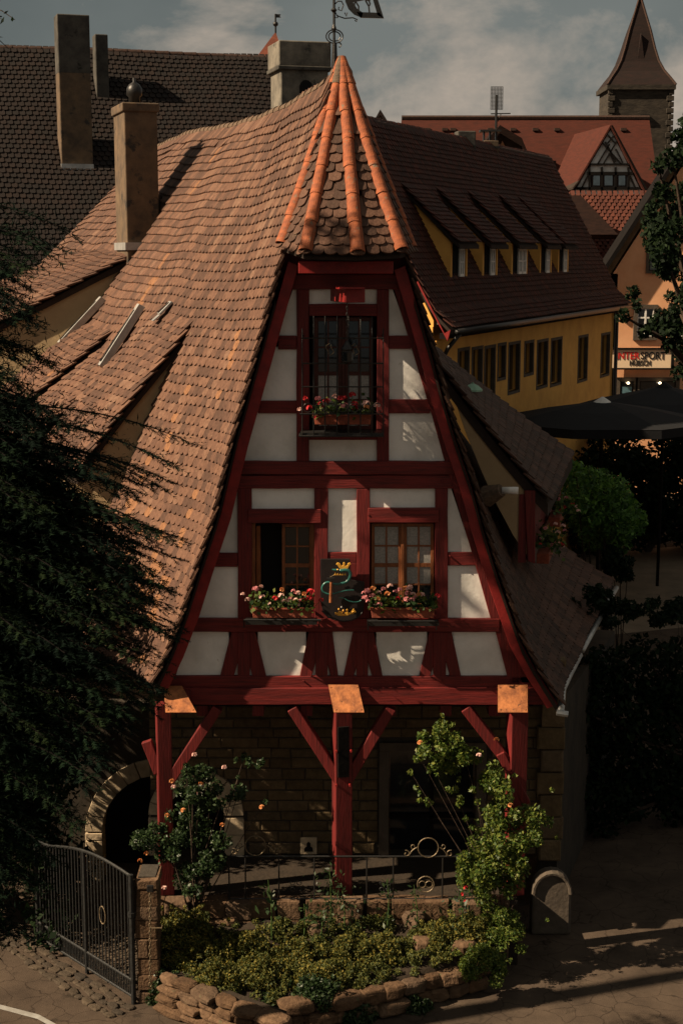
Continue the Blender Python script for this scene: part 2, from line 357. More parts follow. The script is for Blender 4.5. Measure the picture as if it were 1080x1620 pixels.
def halfpipe(r0, r1, L, th=.016, seg=11):     # ridge or hip tile lying along +y, small end at 0
    v = []; f = []
    for (rr, y) in ((r0, 0), (r1, L)):
        for lay in (0, 1):
            for k in range(seg + 1):
                a = math.pi * k / seg; q = rr - lay * th; v.append((q * math.cos(a), y, q * math.sin(a)))
    n = seg + 1
    for k in range(seg):
        f.append((k, k + 1, 2 * n + k + 1, 2 * n + k)); f.append((n + k + 1, n + k, 3 * n + k, 3 * n + k + 1))
        f.append((2 * n + k, 2 * n + k + 1, 3 * n + k + 1, 3 * n + k)); f.append((k + 1, k, n + k, n + k + 1))
    f.append((0, 2 * n, 3 * n, n)); f.append((seg, n + seg, 3 * n + seg, 2 * n + seg))
    return v, f
_hp = {}
def pipe_row(name, path, step, r0, r1, m, parent, over=.05, lift=.02, first_old=0, m2=None):
    path = [Vector(p) for p in path]; L = [0]
    for a, b in zip(path, path[1:]): L.append(L[-1] + (b - a).length)
    def at(d):
        d = max(0, min(L[-1], d))
        for i in range(len(path) - 1):
            if d <= L[i + 1] + 1e-9: return path[i].lerp(path[i + 1], (d - L[i]) / max(1e-9, L[i + 1] - L[i]))
        return path[-1]
    n = max(1, int(round(L[-1] / step))); step = L[-1] / n
    for i in range(n):
        p0 = at(i * step - over); p1 = at((i + 1) * step); d = p1 - p0
        if d.length < .02: continue
        key = (name, round(step, 3), round(r0, 3), i < first_old)
        if key not in _hp:
            v, f = halfpipe(r0, r1, 1); me = bpy.data.meshes.new(name); me.from_pydata(v, [], f); me.update(); me.materials.append(m2 if (i < first_old and m2) else m); _hp[key] = me
        y = d.normalized(); x = Vector((0, 0, 1)).cross(y)
        if x.length < 1e-3: x = Vector((1, 0, 0))
        x.normalize(); x = (x + Vector((0, 0, 1)) * random.gauss(0, .03)).normalized(); z = x.cross(y)
        if z.z < 0: z = -z
        k_ = 1 if name != 'hip_tile' else .72 + .3 * i / n
        M = Matrix((x * k_, y * d.length, z * k_)).transposed().to_4x4(); M.translation = p0
        link(name, _hp[key], None, parent, M=M)

# ------------------------------------------------------------------ foliage
def leaf_mesh(name, P, size, m, up=.3, aspect=.55, tint_fn=None, jitter=.4):
    P = np.asarray(P, float); n = len(P); A = RNG.normal(size=(n, 3)); A[:, 2] -= .2; A /= np.linalg.norm(A, axis=1)[:, None]
    B = RNG.normal(size=(n, 3)); B[:, 2] *= (1 - up); B -= A * (A * B).sum(1)[:, None]; B /= np.linalg.norm(B, axis=1)[:, None]
    C = np.cross(A, B); s = size * (1 + jitter * RNG.uniform(-1, 1, n))[:, None]
    v0 = P - A * s * .5; v1 = P + B * s * aspect * .5 + C * s * .08; v2 = P + A * s * .5; v3 = P - B * s * aspect * .5 + C * s * .08
    V = np.stack([v0, v1, v2, v3], 1).reshape(-1, 3)
    me = bpy.data.meshes.new(name); me.vertices.add(4 * n); me.vertices.foreach_set('co', V.ravel())
    me.loops.add(4 * n); me.loops.foreach_set('vertex_index', np.arange(4 * n, dtype=np.int32))
    me.polygons.add(n); me.polygons.foreach_set('loop_start', np.arange(0, 4 * n, 4, dtype=np.int32)); me.polygons.foreach_set('loop_total', np.full(n, 4, np.int32))
    me.update(); t = RNG.random(n) if tint_fn is None else tint_fn(P)
    a = me.attributes.new('tint', 'FLOAT', 'POINT'); a.data.foreach_set('value', np.repeat(np.clip(t, 0, 1), 4).astype(np.float32)); me.materials.append(m)
    return me
def clump_points(centers, n, flat=1.0, shell=.35):
    out = []
    tot = sum(c[3] ** 2 for c in centers)
    for (x, y, z, r) in centers:
        k = max(3, int(n * r * r / tot)); d = RNG.normal(size=(k, 3)); d /= np.linalg.norm(d, axis=1)[:, None]
        rr = r * (shell + (1 - shell) * RNG.random(k) ** .5)[:, None]; q = d * rr; q[:, 2] *= flat; out.append(q + (x, y, z))
    return np.concatenate(out)
def sub_clumps(c, R_, n, r, flat=.8):
    out = []
    for _ in range(n):
        d = Vector(RNG.normal(size=3)).normalized() * R_ * random.uniform(.35, 1); out.append((c[0] + d.x, c[1] + d.y, c[2] + d.z * flat, r * random.uniform(.6, 1.3)))
    return out
def shrub(name, label, cat, base, clumps, n, size, m, group=None, stems=5, stemm=None, flowers=None, twig=.012):
    t = thing(name, label, cat, base, group)
    pts = clump_points(clumps, n)
    link('foliage', leaf_mesh('foliage', pts, size, m), None, t)
    mb = MB(); b = Vector(base)
    for c in random.sample(clumps, min(stems, len(clumps))):
        q = Vector(c[:3]); mid = b.lerp(q, .5) + Vector((random.uniform(-.08, .08), random.uniform(-.05, .05), .05)); mb.tube([b + Vector((random.uniform(-.06, .06), 0, 0)), mid, q], twig, 5, r1=twig * .4)
    part('stem', mb, stemm or M_BARK, t)
    if flowers:
        for (c, fm) in flowers: blossom(c, .045, fm, t)
    return t
_bl = {}
def blossom(c, r, m, parent, k=None):
    k = random.randrange(4) if k is None else k; key = (m.name, k, round(r, 3))
    if key not in _bl:
        mb = MB()
        for i in range(9):
            d = Vector(RNG.normal(size=3)).normalized() * r * .75; d.z = abs(d.z) * .8; rr = r * random.uniform(.35, .55)
            x = d.orthogonal().normalized(); y = d.cross(x).normalized()
            ring = [d + x * rr * math.cos(a) + y * rr * math.sin(a) for a in [2 * math.pi * q / 5 for q in range(5)]]
            n0 = len(mb.v); mb.v.append(tuple(d * .7)); mb.v += [tuple(q) for q in ring]
            for q in range(5): mb.f.append((n0, n0 + 1 + q, n0 + 1 + (q + 1) % 5))
        _bl[key] = mb.mesh('blossom'); _bl[key].materials.append(m)
    link('blossom', _bl[key], None, parent, M=Matrix.Translation(c))

# ================================================================== THE SETTING
def ground():
    mb = MB(); mb.grid(lambda a, b: (a, b, 0), -300, 300, 30, -100, 700, 30); structure('road', mb, M_ASPH)
    mb = MB(); pts = [atZ(0, 1596, .004), atZ(60, 1612, .004), atZ(110, 1640, .004)]; pts2 = [atZ(0, 1589, .004), atZ(62, 1605, .004), atZ(118, 1636, .004)]
    pts = [Vector((q.x - .0, q.y, .004)) for q in [atZ(-60, 1584, 0)] + pts]; pts2 = [Vector((q.x, q.y, .004)) for q in [atZ(-60, 1578, 0)] + pts2]
    for i in range(3): mb.poly([pts[i], pts[i + 1], pts2[i + 1], pts2[i]])
    structure('road_line', mb, M_LINE)
ground()

# ================================================================== THE SMITHY
YF = 20.97            # front of the timbers
VY = 20.70            # roof verge, overhanging the gable
ZT = .94              # terrace
LP = [atY(*q, VY) for q in ((538, 104), (495, 258), (452, 412), (400, 600), (372, 700), (345, 815), (320, 890), (295, 970), (270, 1035), (246, 1085))]
RP = [atY(*q, VY) for q in ((542, 104), (592, 262), (641, 420), (660, 484), (682, 560), (700, 629), (723, 704), (746, 771), (764, 838), (782, 897), (800, 950), (824, 1018), (851, 1068), (883, 1117))]
def prof(P):
    L = [0]
    for a, b in zip(P, P[1:]): L.append(L[-1] + (b - a).length)
    def f(s):
        if s <= 0: d = (P[1] - P[0]).normalized() * s; q = P[0] + d; return q.x, q.z
        for i in range(len(P) - 1):
            if s <= L[i + 1]: q = P[i].lerp(P[i + 1], (s - L[i]) / (L[i + 1] - L[i])); return q.x, q.z
        d = (P[-1] - P[-2]).normalized() * (s - L[-1]); q = P[-1] + d; return q.x, q.z
    return f, L[-1]
fL, SL_MAX = prof(LP); fR, SR_MAX = prof(RP)
DX, DY = -math.sin(R(15.5)), math.cos(R(15.5))
TL = 17.0
def sag(t): return -.24 * math.sin(math.pi * max(0, min(1, t / 12)) ** .8) if t < 12 else -.0
def ease(t): return t if t < 0 else t - .6 * (1 - math.exp(-t / .6))
def SL(t, s):
    x, z = fL(s); w = max(0, 1 - s / SL_MAX)
    e = ease(t); return Vector((x * (1 + .2 * e - .003 * e * e) + DX * e, VY + DY * t, z + sag(t) * w + .02 * math.sin(1.3 * t + .4 * s) * min(1, t / 3) * (1 if s > .3 else 0) + .012 * math.sin(3.1 * t + 1.7 * s) * min(1, t / 2)))
def SR(t, s):
    x, z = fR(s); w = max(0, 1 - s / SR_MAX)
    e = ease(t); return Vector((x * (1 + .18 * e) + DX * e, VY + DY * t, z + sag(t) * w + .012 * math.sin(2.1 * t + 1.3 * s) * min(1, t)))
def smithy():
    T = thing('timbered_smithy', 'steep half timbered house with oxblood beams, white panels and hooded tile roof', 'house', (.2, 21, ZT))
    tiles = Tiles('smithy', M_TILE, TM)
    APX = Vector((0, 21.6, LP[0].z)); ze = atY(560, 404, 20.1).z
    def hoodkeep(p, side):
        if p.z < ze + .05: return True
        fr = (APX.z - p.z) / (APX.z - ze); return p.y > 21.42 - .88 * fr
    # --- left slope
    rf = part('roof_slope', MB().grid(SL, .75, TL, 34, .0, SL_MAX, 24, -.03, .1), M_DECK, T)
    part('roof_slope', MB().grid(SL, .03, .75, 3, 3.15, SL_MAX, 18, -.03, .1), M_DECK, T)
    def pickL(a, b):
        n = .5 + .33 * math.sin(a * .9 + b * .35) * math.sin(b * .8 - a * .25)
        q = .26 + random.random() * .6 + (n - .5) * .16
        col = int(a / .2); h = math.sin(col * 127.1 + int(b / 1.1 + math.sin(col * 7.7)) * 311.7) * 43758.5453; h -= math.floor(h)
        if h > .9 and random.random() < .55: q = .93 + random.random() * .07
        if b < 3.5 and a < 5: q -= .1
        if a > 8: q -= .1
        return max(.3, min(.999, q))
    DORM = [  # near edge parameter, far edge, px of near edge start, slope dir (dx, dz), length
        (3.4, 5.25, (281, 530), (-1.72, -2.16), 3.1, 1), (5.45, 6.85, (178, 580), (-1.37, -1.17), 3.0, 1), (7.0, 8.5, (148, 544), (-1.7, -1.36), 3.0, 1), (8.7, 13.0, (190, 424), (-1.65, -.80), 3.2, 0)]
    sk = []
    for (t0, t1, px, d, ln, c) in DORM:
        ss = [SL_MAX * i / 300 for i in range(301)]
        s0 = min(ss, key=lambda s: abs(proj(SL(t0, s))[1] - px[1])); sk.append(s0)
    def keepL(a, b, p):
        if p.y < VY + .0: return False
        if not hoodkeep(p, 0): return False
        for (t0, t1, px, d, ln, c), s0 in zip(DORM, sk):
            if t0 + .1 < a < t1 and b > s0 + .25: return False
        return True
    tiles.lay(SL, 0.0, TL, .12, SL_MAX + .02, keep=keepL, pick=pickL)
    # --- shed dormers on the left slope
    for (t0, t1, px, d, ln, c), s0 in zip(DORM, sk):
        dv = Vector((d[0], 0, d[1])).normalized()
        def SD(a, b, t0=t0, s0=s0, dv=dv, ln=ln, t1=t1):
            base = SL(a, s0 - .15); fr = max(0, b) / ln; fan = 1 + .06 * (a - t0)
            return base + Vector((0, 0, .05)) + Vector((dv.x * b * fan, 0, dv.z * b + .16 * math.sin(math.pi * min(1, fr)) * -.5 * 0 - .12 * fr * (1 - fr) * -1)) + Vector((0, 0, .015 * math.sin(3 * a + 2 * b)))
        part('dormer_roof', MB().grid(SD, t0, t1, 6, .0, ln, 10, -.02, .12), M_DECK, T)
        tiles.lay(SD, t0, t1, .0, ln, pick=pickL)
        ck = MB(); col = []
        up_ = [SD(t0 + .06, ln * i / 8) + Vector((0, 0, -.14)) for i in range(9)]
        for q in up_:
            best = min([SL(t0 + .06, s0 + (SL_MAX - s0) * j / 60) for j in range(61)], key=lambda v: abs(v.x - q.x) + (.0)); col.append(Vector((q.x, q.y, min(best.z, q.z - .02))))
        low = [Vector((q.x, q.y, min(q.z - .02, (SL(t0 + .06, s0 - .15).z + (q.x - up_[0].x) * 2.1)) )) for q in up_]
        pts = up_ + [Vector((q.x, q.y, max(q.z, 2.5))) for q in low[::-1]]
        part('dormer_cheek', ck.prism(pts, (0, .14, 0)), M_BEIGE, T)
        e1, e0 = SD(t1 - .1, ln - .3), SD(t0 + .06, ln - .3)
        part('dormer_wall', MB().prism([e0 + Vector((0, .02, -.15)), e1 + Vector((0, 0, -.15)), Vector((e1.x, e1.y, 4)), Vector((e0.x, e0.y + .02, 4))], (.12, 0, 0)), M_BEIGE, T)
    # --- right slope
    part('roof_slope', MB().grid(SR, .03, .8, 3, 3.15, SR_MAX, 18, -.03, .1), M_DECK, T)
    part('roof_slope', MB().grid(SR, .8, 8.3, 14, .0, SR_MAX, 24, -.03, .1), M_DECK, T)
    def keepR(a, b, p):
        return hoodkeep(p, 1) and not (a > 2.75 and 2.0 < b < SR_MAX - 2.1)
    pickR = lambda a, b: .12 + random.random() * .26 + (.12 if a > 3 and b > 5 else 0)  # low tints paint this side's shade, the raised patch its sunlight
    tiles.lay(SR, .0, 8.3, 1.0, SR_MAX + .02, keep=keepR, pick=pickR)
    # right shed dormer
    Q = [atY(700, 590, 23.1), atY(866, 795, 23.1), atY(905, 722, 29.0), atY(684, 552, 29.0)]
    def SRD(a, b):
        n = Q[0].lerp(Q[1], b); f = Q[3].lerp(Q[2], b); p = n.lerp(f, a); p.z -= .22 * b * (1 - b); p.z += .05 * math.sin(a * 9.5) * b * 0; return p
    LA, LB = 6.2, (Q[1] - Q[0]).length
    S2 = lambda a, b: SRD(a / LA, b / LB)
    part('dormer_roof', MB().grid(S2, 0, LA, 8, 0, LB, 8, -.02, .2), M_DECK, T)
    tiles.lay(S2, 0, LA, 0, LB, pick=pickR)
    pk = [(716, 622), (768, 692), (832, 778), (840, 888), (812, 848), (782, 792), (757, 735), (735, 680)]
    part('dormer_cheek', MB().prism([atY(*q, 23.12) for q in pk], (0, .12, 0)), M_BEIGE, T)
    a = atY(833, 782, 23.10); b = atY(841, 890, 23.10); c = atY(888, 735, 28.8); 
    part('dormer_wall', MB().prism([Vector((a.x, a.y, a.z)), Vector((a.x, a.y, b.z)), Vector((c.x, c.y, b.z)), Vector((c.x, c.y, c.z))], (-.12, 0, 0)), M_RED, T)
    part('dormer_post', MB().prism([atY(*q, 23.06) for q in ((829, 776), (846, 776), (846, 892), (834, 888))], (0, .16, 0)), M_RED, T, bevel=.01)
    v0 = atY(775, 775, 22.9); v1 = atY(799, 776, 22.75); v2 = atY(819, 776, 22.7)
    part('vent_saddle', MB().tube([v0 + Vector((-.05, 0, -.1)), v1 + Vector((-.06, 0, 0))], .17, 10, r1=.1), M_HIP_OLD, T)
    part('vent_pipe', MB().tube([v1 - Vector((.05, 0, 0)), v2], .055, 10), M_WHITE, T, True)
    g = atY(747, 614, 25.5); part('copper_cap', MB().lathe(g, [(.02, .1), (.02, .08), (.1, .04), (.17, -.02), (.17, -.05)], 10), mat('verdigris', (.25, .42, .3), None, 8, .6, .1), T)
    # --- hood: five facets between six ribs
    rib = [atY(449, 388, 20.62), atY(484, 400, 20.12), atY(565, 402, 20.0), atY(632, 398, 20.2), atY(647, 394, 20.95)]
    A = Vector((0.0, 21.55, atY(541, 98, 21.55).z))
    def ribp(e, f):            # slightly bell-cast
        p = A.lerp(e, f); p.z -= .05 * math.sin(math.pi * f); return p
    for i in range(4):
        def SH(a, b, i=i):
            return ribp(rib[i], b / 3.1).lerp(ribp(rib[i + 1], b / 3.1), a)
        part('hood_facet', MB().grid(SH, 0, 1, 4, .02, 3.12, 14, -.03, .04), M_DECK, T)
        for r_ in range(20):
            bb = 3.14 - (r_ + 1) * .15
            if bb < .1: break
            wd = (SH(1, bb) - SH(0, bb)).length; n = max(1, round(wd / .17))
            for k in range(n + 1):
                a = (k + (.5 if r_ % 2 else 0)) / n
                if a > 1.02 or (wd < .45 and not .2 < a < .8) or wd < .16: continue
                p = SH(a, bb); y = (SH(a, bb + .05) - p).normalized(); x = (SH(1, bb) - SH(0, bb)).normalized(); x = (x - y * x.dot(y)).normalized(); z = x.cross(y)
                if z.y > 0 : z = -z; x = -x
                x = (x + y * random.gauss(0, .02)).normalized(); y = (y - x * x.dot(y)).normalized(); z = x.cross(y); 
                if z.z < 0: x = -x; z = -z
                M = Matrix((x, y, z)).transposed().to_4x4(); M.translation = p - y * .2 + z * .012
                tiles.M.append(M); tiles.k.append(int(3 + random.random() * 5))
    part('hood_eave_board', MB().prism([rib[0] + Vector((.12, .1, -.1)), rib[1] + Vector((.05, .12, -.1)), rib[2] + Vector((0, .12, -.1)), rib[3] + Vector((-.05, .12, -.1)), rib[4] + Vector((-.1, 0, -.1)), Vector((.9, 21.1, rib[4].z - .1)), Vector((-.72, 21.1, rib[0].z - .1))], (0, 0, .06)), M_TIMD, T)
    off = Vector((0, 0, .0))
    for i, e in enumerate(rib):
        path = [ribp(e, f / 10) + (ribp(e, f / 10) - Vector((0.1, 21.6, 0))).to_3d() * 0 + Vector((0, -.02, .02)) for f in range(11)]
        path = [q + Vector((0, -.015, .025)) for q in path]
        path[-1] = path[-1] + (path[-1] - path[-2]).normalized() * .04
        pipe_row('hip_tile', path, .42, .088, .104, M_HIP, T, .06, first_old=(1 if i == 1 else 0), m2=M_HIP_OLD)
    part('hip_mortar', MB().lathe(A + Vector((.0, 0, -.16)), [(.17, -.1), (.15, .04), (.09, .14), (.02, .2)], 8), M_HIP_OLD, T, True)
    # main ridge tiles behind the hood
    rp = [SL(t, 0) + Vector((0.02, 0, .0)) for t in [1.1 + i * .5 for i in range(33)]]
    pipe_row('ridge_tile', rp[::-1], .4, .085, .1, M_HIP_OLD, T, .05)
    tiles.finish(T, 300)
    part('gable_head', MB().prism([atY(*p, YF + .12) for p in ((452, 398), (641, 398), (650, 440), (444, 440))], (0, .1, 0)), M_RED, T)
    # --- gable: panels
    def F(q, y=YF): return [atY(*p, y) for p in q]
    def panel(q, grow=1.0):
        c = (sum(p[0] for p in q) / len(q), sum(p[1] for p in q) / len(q))
        q2 = [(p[0] + 4 * (1 if p[0] > c[0] else -1), p[1] + 4 * (1 if p[1] > c[1] else -1)) for p in q]
        part('plaster_panel', MB().prism(F(q2, YF + .045), (0, .12, 0)), M_PLAST, T)
    for q in [[(461, 457), (469, 457), (469, 531), (441, 531)], [(489, 458), (596, 458), (596, 481), (489, 481)], [(615, 457), (623, 457), (644, 531), (615, 531)],
              [(433, 553), (469, 553), (469, 634), (410, 634)], [(615, 552), (651, 552), (674, 632), (615, 632)], [(404, 654), (469, 654), (469, 730), (382, 730)],
              [(617, 654), (682, 654), (703, 730), (617, 730)], [(489, 696), (595, 696), (595, 730), (489, 730)], [(368, 773), (376, 773), (376, 875), (338, 875)],
              [(398, 773), (497, 773), (497, 806), (398, 806)], [(519, 773), (564, 773), (564, 874), (519, 874)], [(585, 773), (688, 773), (688, 804), (585, 804)],
              [(708, 773), (716, 773), (744, 875), (708, 875)], [(329, 897), (375, 897), (375, 979), (306, 979)], [(708, 895), (752, 895), (775, 977), (708, 977)],
              [(299, 1000), (366, 1000), (366, 1070), (278, 1070)], [(404, 1000), (488, 1000), (488, 1070), (404, 1070)], [(524, 999), (558, 999), (558, 1070), (524, 1070)],
              [(591, 998), (679, 998), (679, 1070), (591, 1070)], [(714, 997), (783, 997), (802, 1070), (714, 1070)],
              [(366, 1000), (404, 1000), (404, 1070), (366, 1070)], [(488, 1000), (524, 1000), (524, 1070), (488, 1070)], [(558, 1000), (591, 1000), (591, 1070), (558, 1070)], [(679, 1000), (714, 1000), (714, 1070), (679, 1070)]]:
        panel(q)
    def tim(name, q, y=YF, d=.2, m=M_RED):
        def split(q):
            # long members get a slightly hewn edge
            out = []
            for i in range(len(q)):
                a, b = q[i], q[(i + 1) % len(q)]; L_ = math.hypot(b[0] - a[0], b[1] - a[1]); n = max(1, int(L_ / 38))
                for k in range(n):
                    f = k / n; j = 0 if k == 0 else .55
                    out.append((a[0] + (b[0] - a[0]) * f + random.uniform(-j, j), a[1] + (b[1] - a[1]) * f + random.uniform(-j, j)))
            return out
        if m is M_RED and any(k in name for k in ('rail', 'beam', 'lintel', 'sill', 'bress')): m = M_REDH
        part(name, MB().prism(F(split(q), y), (0, d, 0)), m, T, bevel=.009)
    R_ = lambda x0, y0, x1, y1: [(x0, y0), (x1, y0), (x1, y1), (x0, y1)]
    tim('collar_beam', R_(448, 434, 648, 458), YF - .03)
    tim('hood_beam', R_(472, 413, 622, 433), 20.45, .18, M_REDB)
    for q in (R_(469, 458, 489, 730), R_(596, 458, 615, 730)): tim('timber_post', q, YF - .012)
    tim('window_lintel', R_(489, 481, 596, 500)); tim('window_sill', R_(489, 682, 596, 696))
    for q in (R_(440, 531, 469, 553), R_(615, 531, 650, 552), R_(408, 634, 469, 654), R_(615, 632, 680, 654)): tim('timber_rail', q)
    tim('tie_beam', R_(368, 730, 718, 751), YF - .04); tim('tie_beam', R_(360, 752, 725, 773), YF - .015)
    for q in (R_(376, 773, 398, 979), R_(497, 773, 519, 979), R_(564, 773, 585, 979), R_(688, 773, 708, 979)): tim('timber_post', q, YF - .012)
    tim('window_lintel', R_(392, 806, 508, 828), YF - .04); tim('window_lintel', R_(582, 804, 694, 827), YF - .04)
    for q in (R_(330, 875, 376, 897), R_(708, 874, 752, 895), R_(519, 874, 564, 890)): tim('timber_rail', q)
    tim('sill_beam', R_(296, 979, 790, 1000), YF - .03)
    tim('window_sill', R_(398, 962, 497, 979)); tim('window_sill', R_(585, 960, 688, 979)); tim('timber_panel', R_(519, 890, 564, 979))
    V = [(376, 395, 366, 348, 370, 404, 421, 399), (499, 518, 488, 474, 493, 525.5, 535, 523), (563.5, 582, 558, 543, 559, 591, 605, 588), (685, 705, 678.5, 662.6, 680, 714, 729, 711)]
    for (a, b, lo, lb, li, ro, rb, ri) in V:
        tim('timber_post', R_(a, 1000, b, 1070), YF - .012)
        tim('timber_brace', [(lo, 1000), (lo + 24, 1000), (li, 1070), (lb, 1070)], YF); tim('timber_brace', [(ro - 22, 1000), (ro, 1000), (rb, 1070), (ri, 1070)], YF + .002)
    tim('bressummer', R_(268, 1070, 858, 1089), YF - .02, .25); tim('bressummer', R_(262, 1089, 862, 1115), YF - .07, .3)
    # rafters and bargeboards follow the verge
    inL = [(461, 457), (433, 553), (404, 654), (382, 730), (366, 775), (330, 897), (306, 979), (299, 1000), (278, 1070), (270, 1090)]
    inR = [(623, 457), (651, 552), (682, 654), (703, 730), (716, 773), (752, 895), (775, 977), (783, 997), (802, 1070), (808, 1090)]
    def strip(name, outer, inner, y, d, m):
        o3 = [Vector((p.x, y, p.z)) for p in outer]; mb = MB()
        i3 = [atY(*p, y) for p in inner]; mb.prism(o3 + i3[::-1], (0, d, 0)); part(name, mb, m, T, bevel=.008)
    def inset(P, k, sgn): return [Vector((p.x + sgn * k, 0, p.z - k * .4)) for p in P]
    strip('rafter', inset(LP[2:], .1, 1), inL, YF - .02, .2, M_RED); strip('rafter', inset(RP[2:], .06, -1), inR, YF - .02, .2, M_RED)
    def board(P, k0, k1, sgn, y):
        a = inset(P, k0, sgn); b = inset(P, k1, sgn)
        mb = MB(); mb.prism([Vector((p.x, y, p.z)) for p in a] + [Vector((p.x, y, p.z)) for p in b[::-1]], (0, .05, 0)); part('bargeboard', mb, M_REDB, T, bevel=.006)
    board(LP[2:], .03, .17, 1, VY + .07); board(RP[2:], .0, .15, -1, VY + .07)
    # dark room behind and side walls
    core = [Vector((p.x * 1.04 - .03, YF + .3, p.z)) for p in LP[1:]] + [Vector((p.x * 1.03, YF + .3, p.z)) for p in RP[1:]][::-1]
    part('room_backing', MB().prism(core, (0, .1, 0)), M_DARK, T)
    # nail and peg heads on the beams
    pegs = MB()
    for (x, y) in ((420, 742), (480, 762), (560, 742), (618, 742), (700, 762), (582, 771), (711, 880), (757, 885), (691, 822), (583, 815), (372, 985), (480, 1078), (560, 1075), (640, 1080), (700, 1078), (760, 1074)):
        p = atY(x, y, YF - .05); pegs.tube([p, p + Vector((0, .06, 0))], .012, 6)
    part('wooden_pegs', pegs, M_RED, T, kind='stuff')
    # --- windows
    def casement(x0, y0, x1, y1, cols, rows, glass, y=YF + .1, fr=5, m=M_WOODF, name='window'):
        w = part(name, MB().prism(F(R_(x0, y0, x0 + fr, y1), y), (0, .05, 0)).prism(F(R_(x1 - fr, y0, x1, y1), y), (0, .05, 0)).prism(F(R_(x0 + fr, y0, x1 - fr, y0 + fr), y), (0, .05, 0)).prism(F(R_(x0 + fr, y1 - fr, x1 - fr, y1), y), (0, .05, 0)), m, T, bevel=.004)
        cw = (x1 - x0 - 2 * fr) / cols; ch = (y1 - y0 - 2 * fr) / rows; mb = MB()
        for i in range(1, cols): mb.prism(F(R_(x0 + fr + i * cw - 1.2, y0 + fr, x0 + fr + i * cw + 1.2, y1 - fr), y + .008), (0, .03, 0))
        for j in range(1, rows):
            h = 3 if (rows == 4 and j == 2) else 1.2
            mb.prism(F(R_(x0 + fr, y0 + fr + j * ch - h, x1 - fr, y0 + fr + j * ch + h), y + .012), (0, .03, 0))
        part('glazing_bar', mb, m, w)
        for i in range(cols):
            for j in range(rows):
                g = glass(i, j) if callable(glass) else glass
                part('pane', MB().prism(F(R_(x0 + fr + i * cw + .4, y0 + fr + j * ch + .4, x0 + fr + (i + 1) * cw - .4, y0 + fr + (j + 1) * ch - .4), y + .025), (0, .004, 0)), g, w)
        return w
    part('window_frame', MB().prism(F(R_(398, 828, 404, 962), YF + .05), (0, .12, 0)).prism(F(R_(492, 828, 497, 962), YF + .05), (0, .12, 0)), M_WOODF, T)
    casement(446, 829, 494, 960, 2, 4, M_GLASS)
    sash = MB(); h0 = atY(405, 832, YF + .14); h1 = atY(405, 958, YF + .14)      # the other sash stands open into the room
    sash.prism([h0, h0 + Vector((.05, .05, 0)), Vector((h0.x + .05, h0.y + .05, h1.z)), h1], (.01, -.02, 0))
    part('open_sash', sash, M_WOODF, T)
    casement(587, 828, 635, 960, 2, 4, lambda i, j: M_CURT if j < 3 else M_GLASS); casement(638, 828, 686, 960, 2, 4, lambda i, j: M_CURT if j < 3 else M_GLASS)
    part('mullion', MB().prism(F(R_(634, 828, 639, 960), YF + .07), (0, .06, 0)), M_WOODF, T, bevel=.004)
    M_DW = mat('dark_window_frame', (.07, .02, .014), None, 6, .6, .2)
    casement(497, 502, 541, 680, 2, 4, lambda i, j: M_CURT if j > 1 else M_GLASS, m=M_DW, fr=6); casement(545, 502, 590, 680, 2, 4, lambda i, j: M_CURT if j > 1 else M_GLASS, m=M_DW, fr=6)
    part('mullion', MB().prism(F(R_(541, 502, 545, 680), YF + .08), (0, .06, 0)), M_DW, T)
    # window guard: a basket of wrought iron
    GY = 20.55; gi = part('window_guard', MB().tube([atY(478, 535, GY), atY(606, 535, GY)], .011, 6).tube([atY(478, 575, GY), atY(606, 575, GY)], .011, 6).tube([atY(478, 612, GY), atY(606, 612, GY)], .01, 6)
        .tube([atY(474, 655, GY), atY(606, 655, GY)], .011, 6).tube([atY(474, 690, GY), atY(606, 690, GY)], .014, 6).tube([atY(474, 690, GY), atY(474, 690, GY) + Vector((0, .42, 0))], .014, 6).tube([atY(606, 690, GY), atY(606, 690, GY) + Vector((0, .42, 0))], .014, 6)
        .tube([atY(478, 535, GY), atY(478, 535, GY) + Vector((0, .42, .02))], .011, 6).tube([atY(606, 535, GY), atY(606, 535, GY) + Vector((0, .42, .02))], .011, 6), M_IRON, T)
    for i, x in enumerate((478, 496, 514, 533, 551, 570, 588, 606)):
        top = 500 if 0 < i < 7 else 520
        part('guard_bar', MB().tube([atY(x, top, GY + .12), atY(x, top + 30, GY), atY(x, 640, GY), atY(x, 690, GY)], .0085, 6), M_IRON, gi)
    for x in (487, 505, 524, 542, 560, 579, 597):
        c = atY(x, 645, GY); part('guard_ring', MB().tube([c + Vector((.062 * math.cos(a), 0, .062 * math.sin(a))) for a in [k * math.pi / 6 for k in range(12)]], .006, 5, True), M_IRON, gi)
    for x in (522, 562):
        c = atY(x, 553, GY - .03)
        for (dx, sg) in ((-.028, 1), (.02, -1)):
            part('guard_scroll', MB().tube([c + Vector((dx + sg * .045 * (1 - k / 14) * math.cos(k * .42 + 1), 0, sg * (.08 - k * .011))) for k in range(14)], .007, 5), M_IRONG, gi)
    part('guard_tray', MB().box((atY(540, 686, GY).x, GY + .2, atY(540, 688, GY).z), (1.12, .38, .05)), M_IRON, gi)
    # hoist beam
    c = atY(554, 468, 20.3); part('hoist_beam', MB().box(c + Vector((-.05, .42, .0)), (.27, .9, .18), R(15)), M_REDB, T, bevel=.01)
    part('hoist_board', MB().box(c + Vector((.0, -.06, .105)), (.34, .2, .025), R(15)), M_REDB, T)
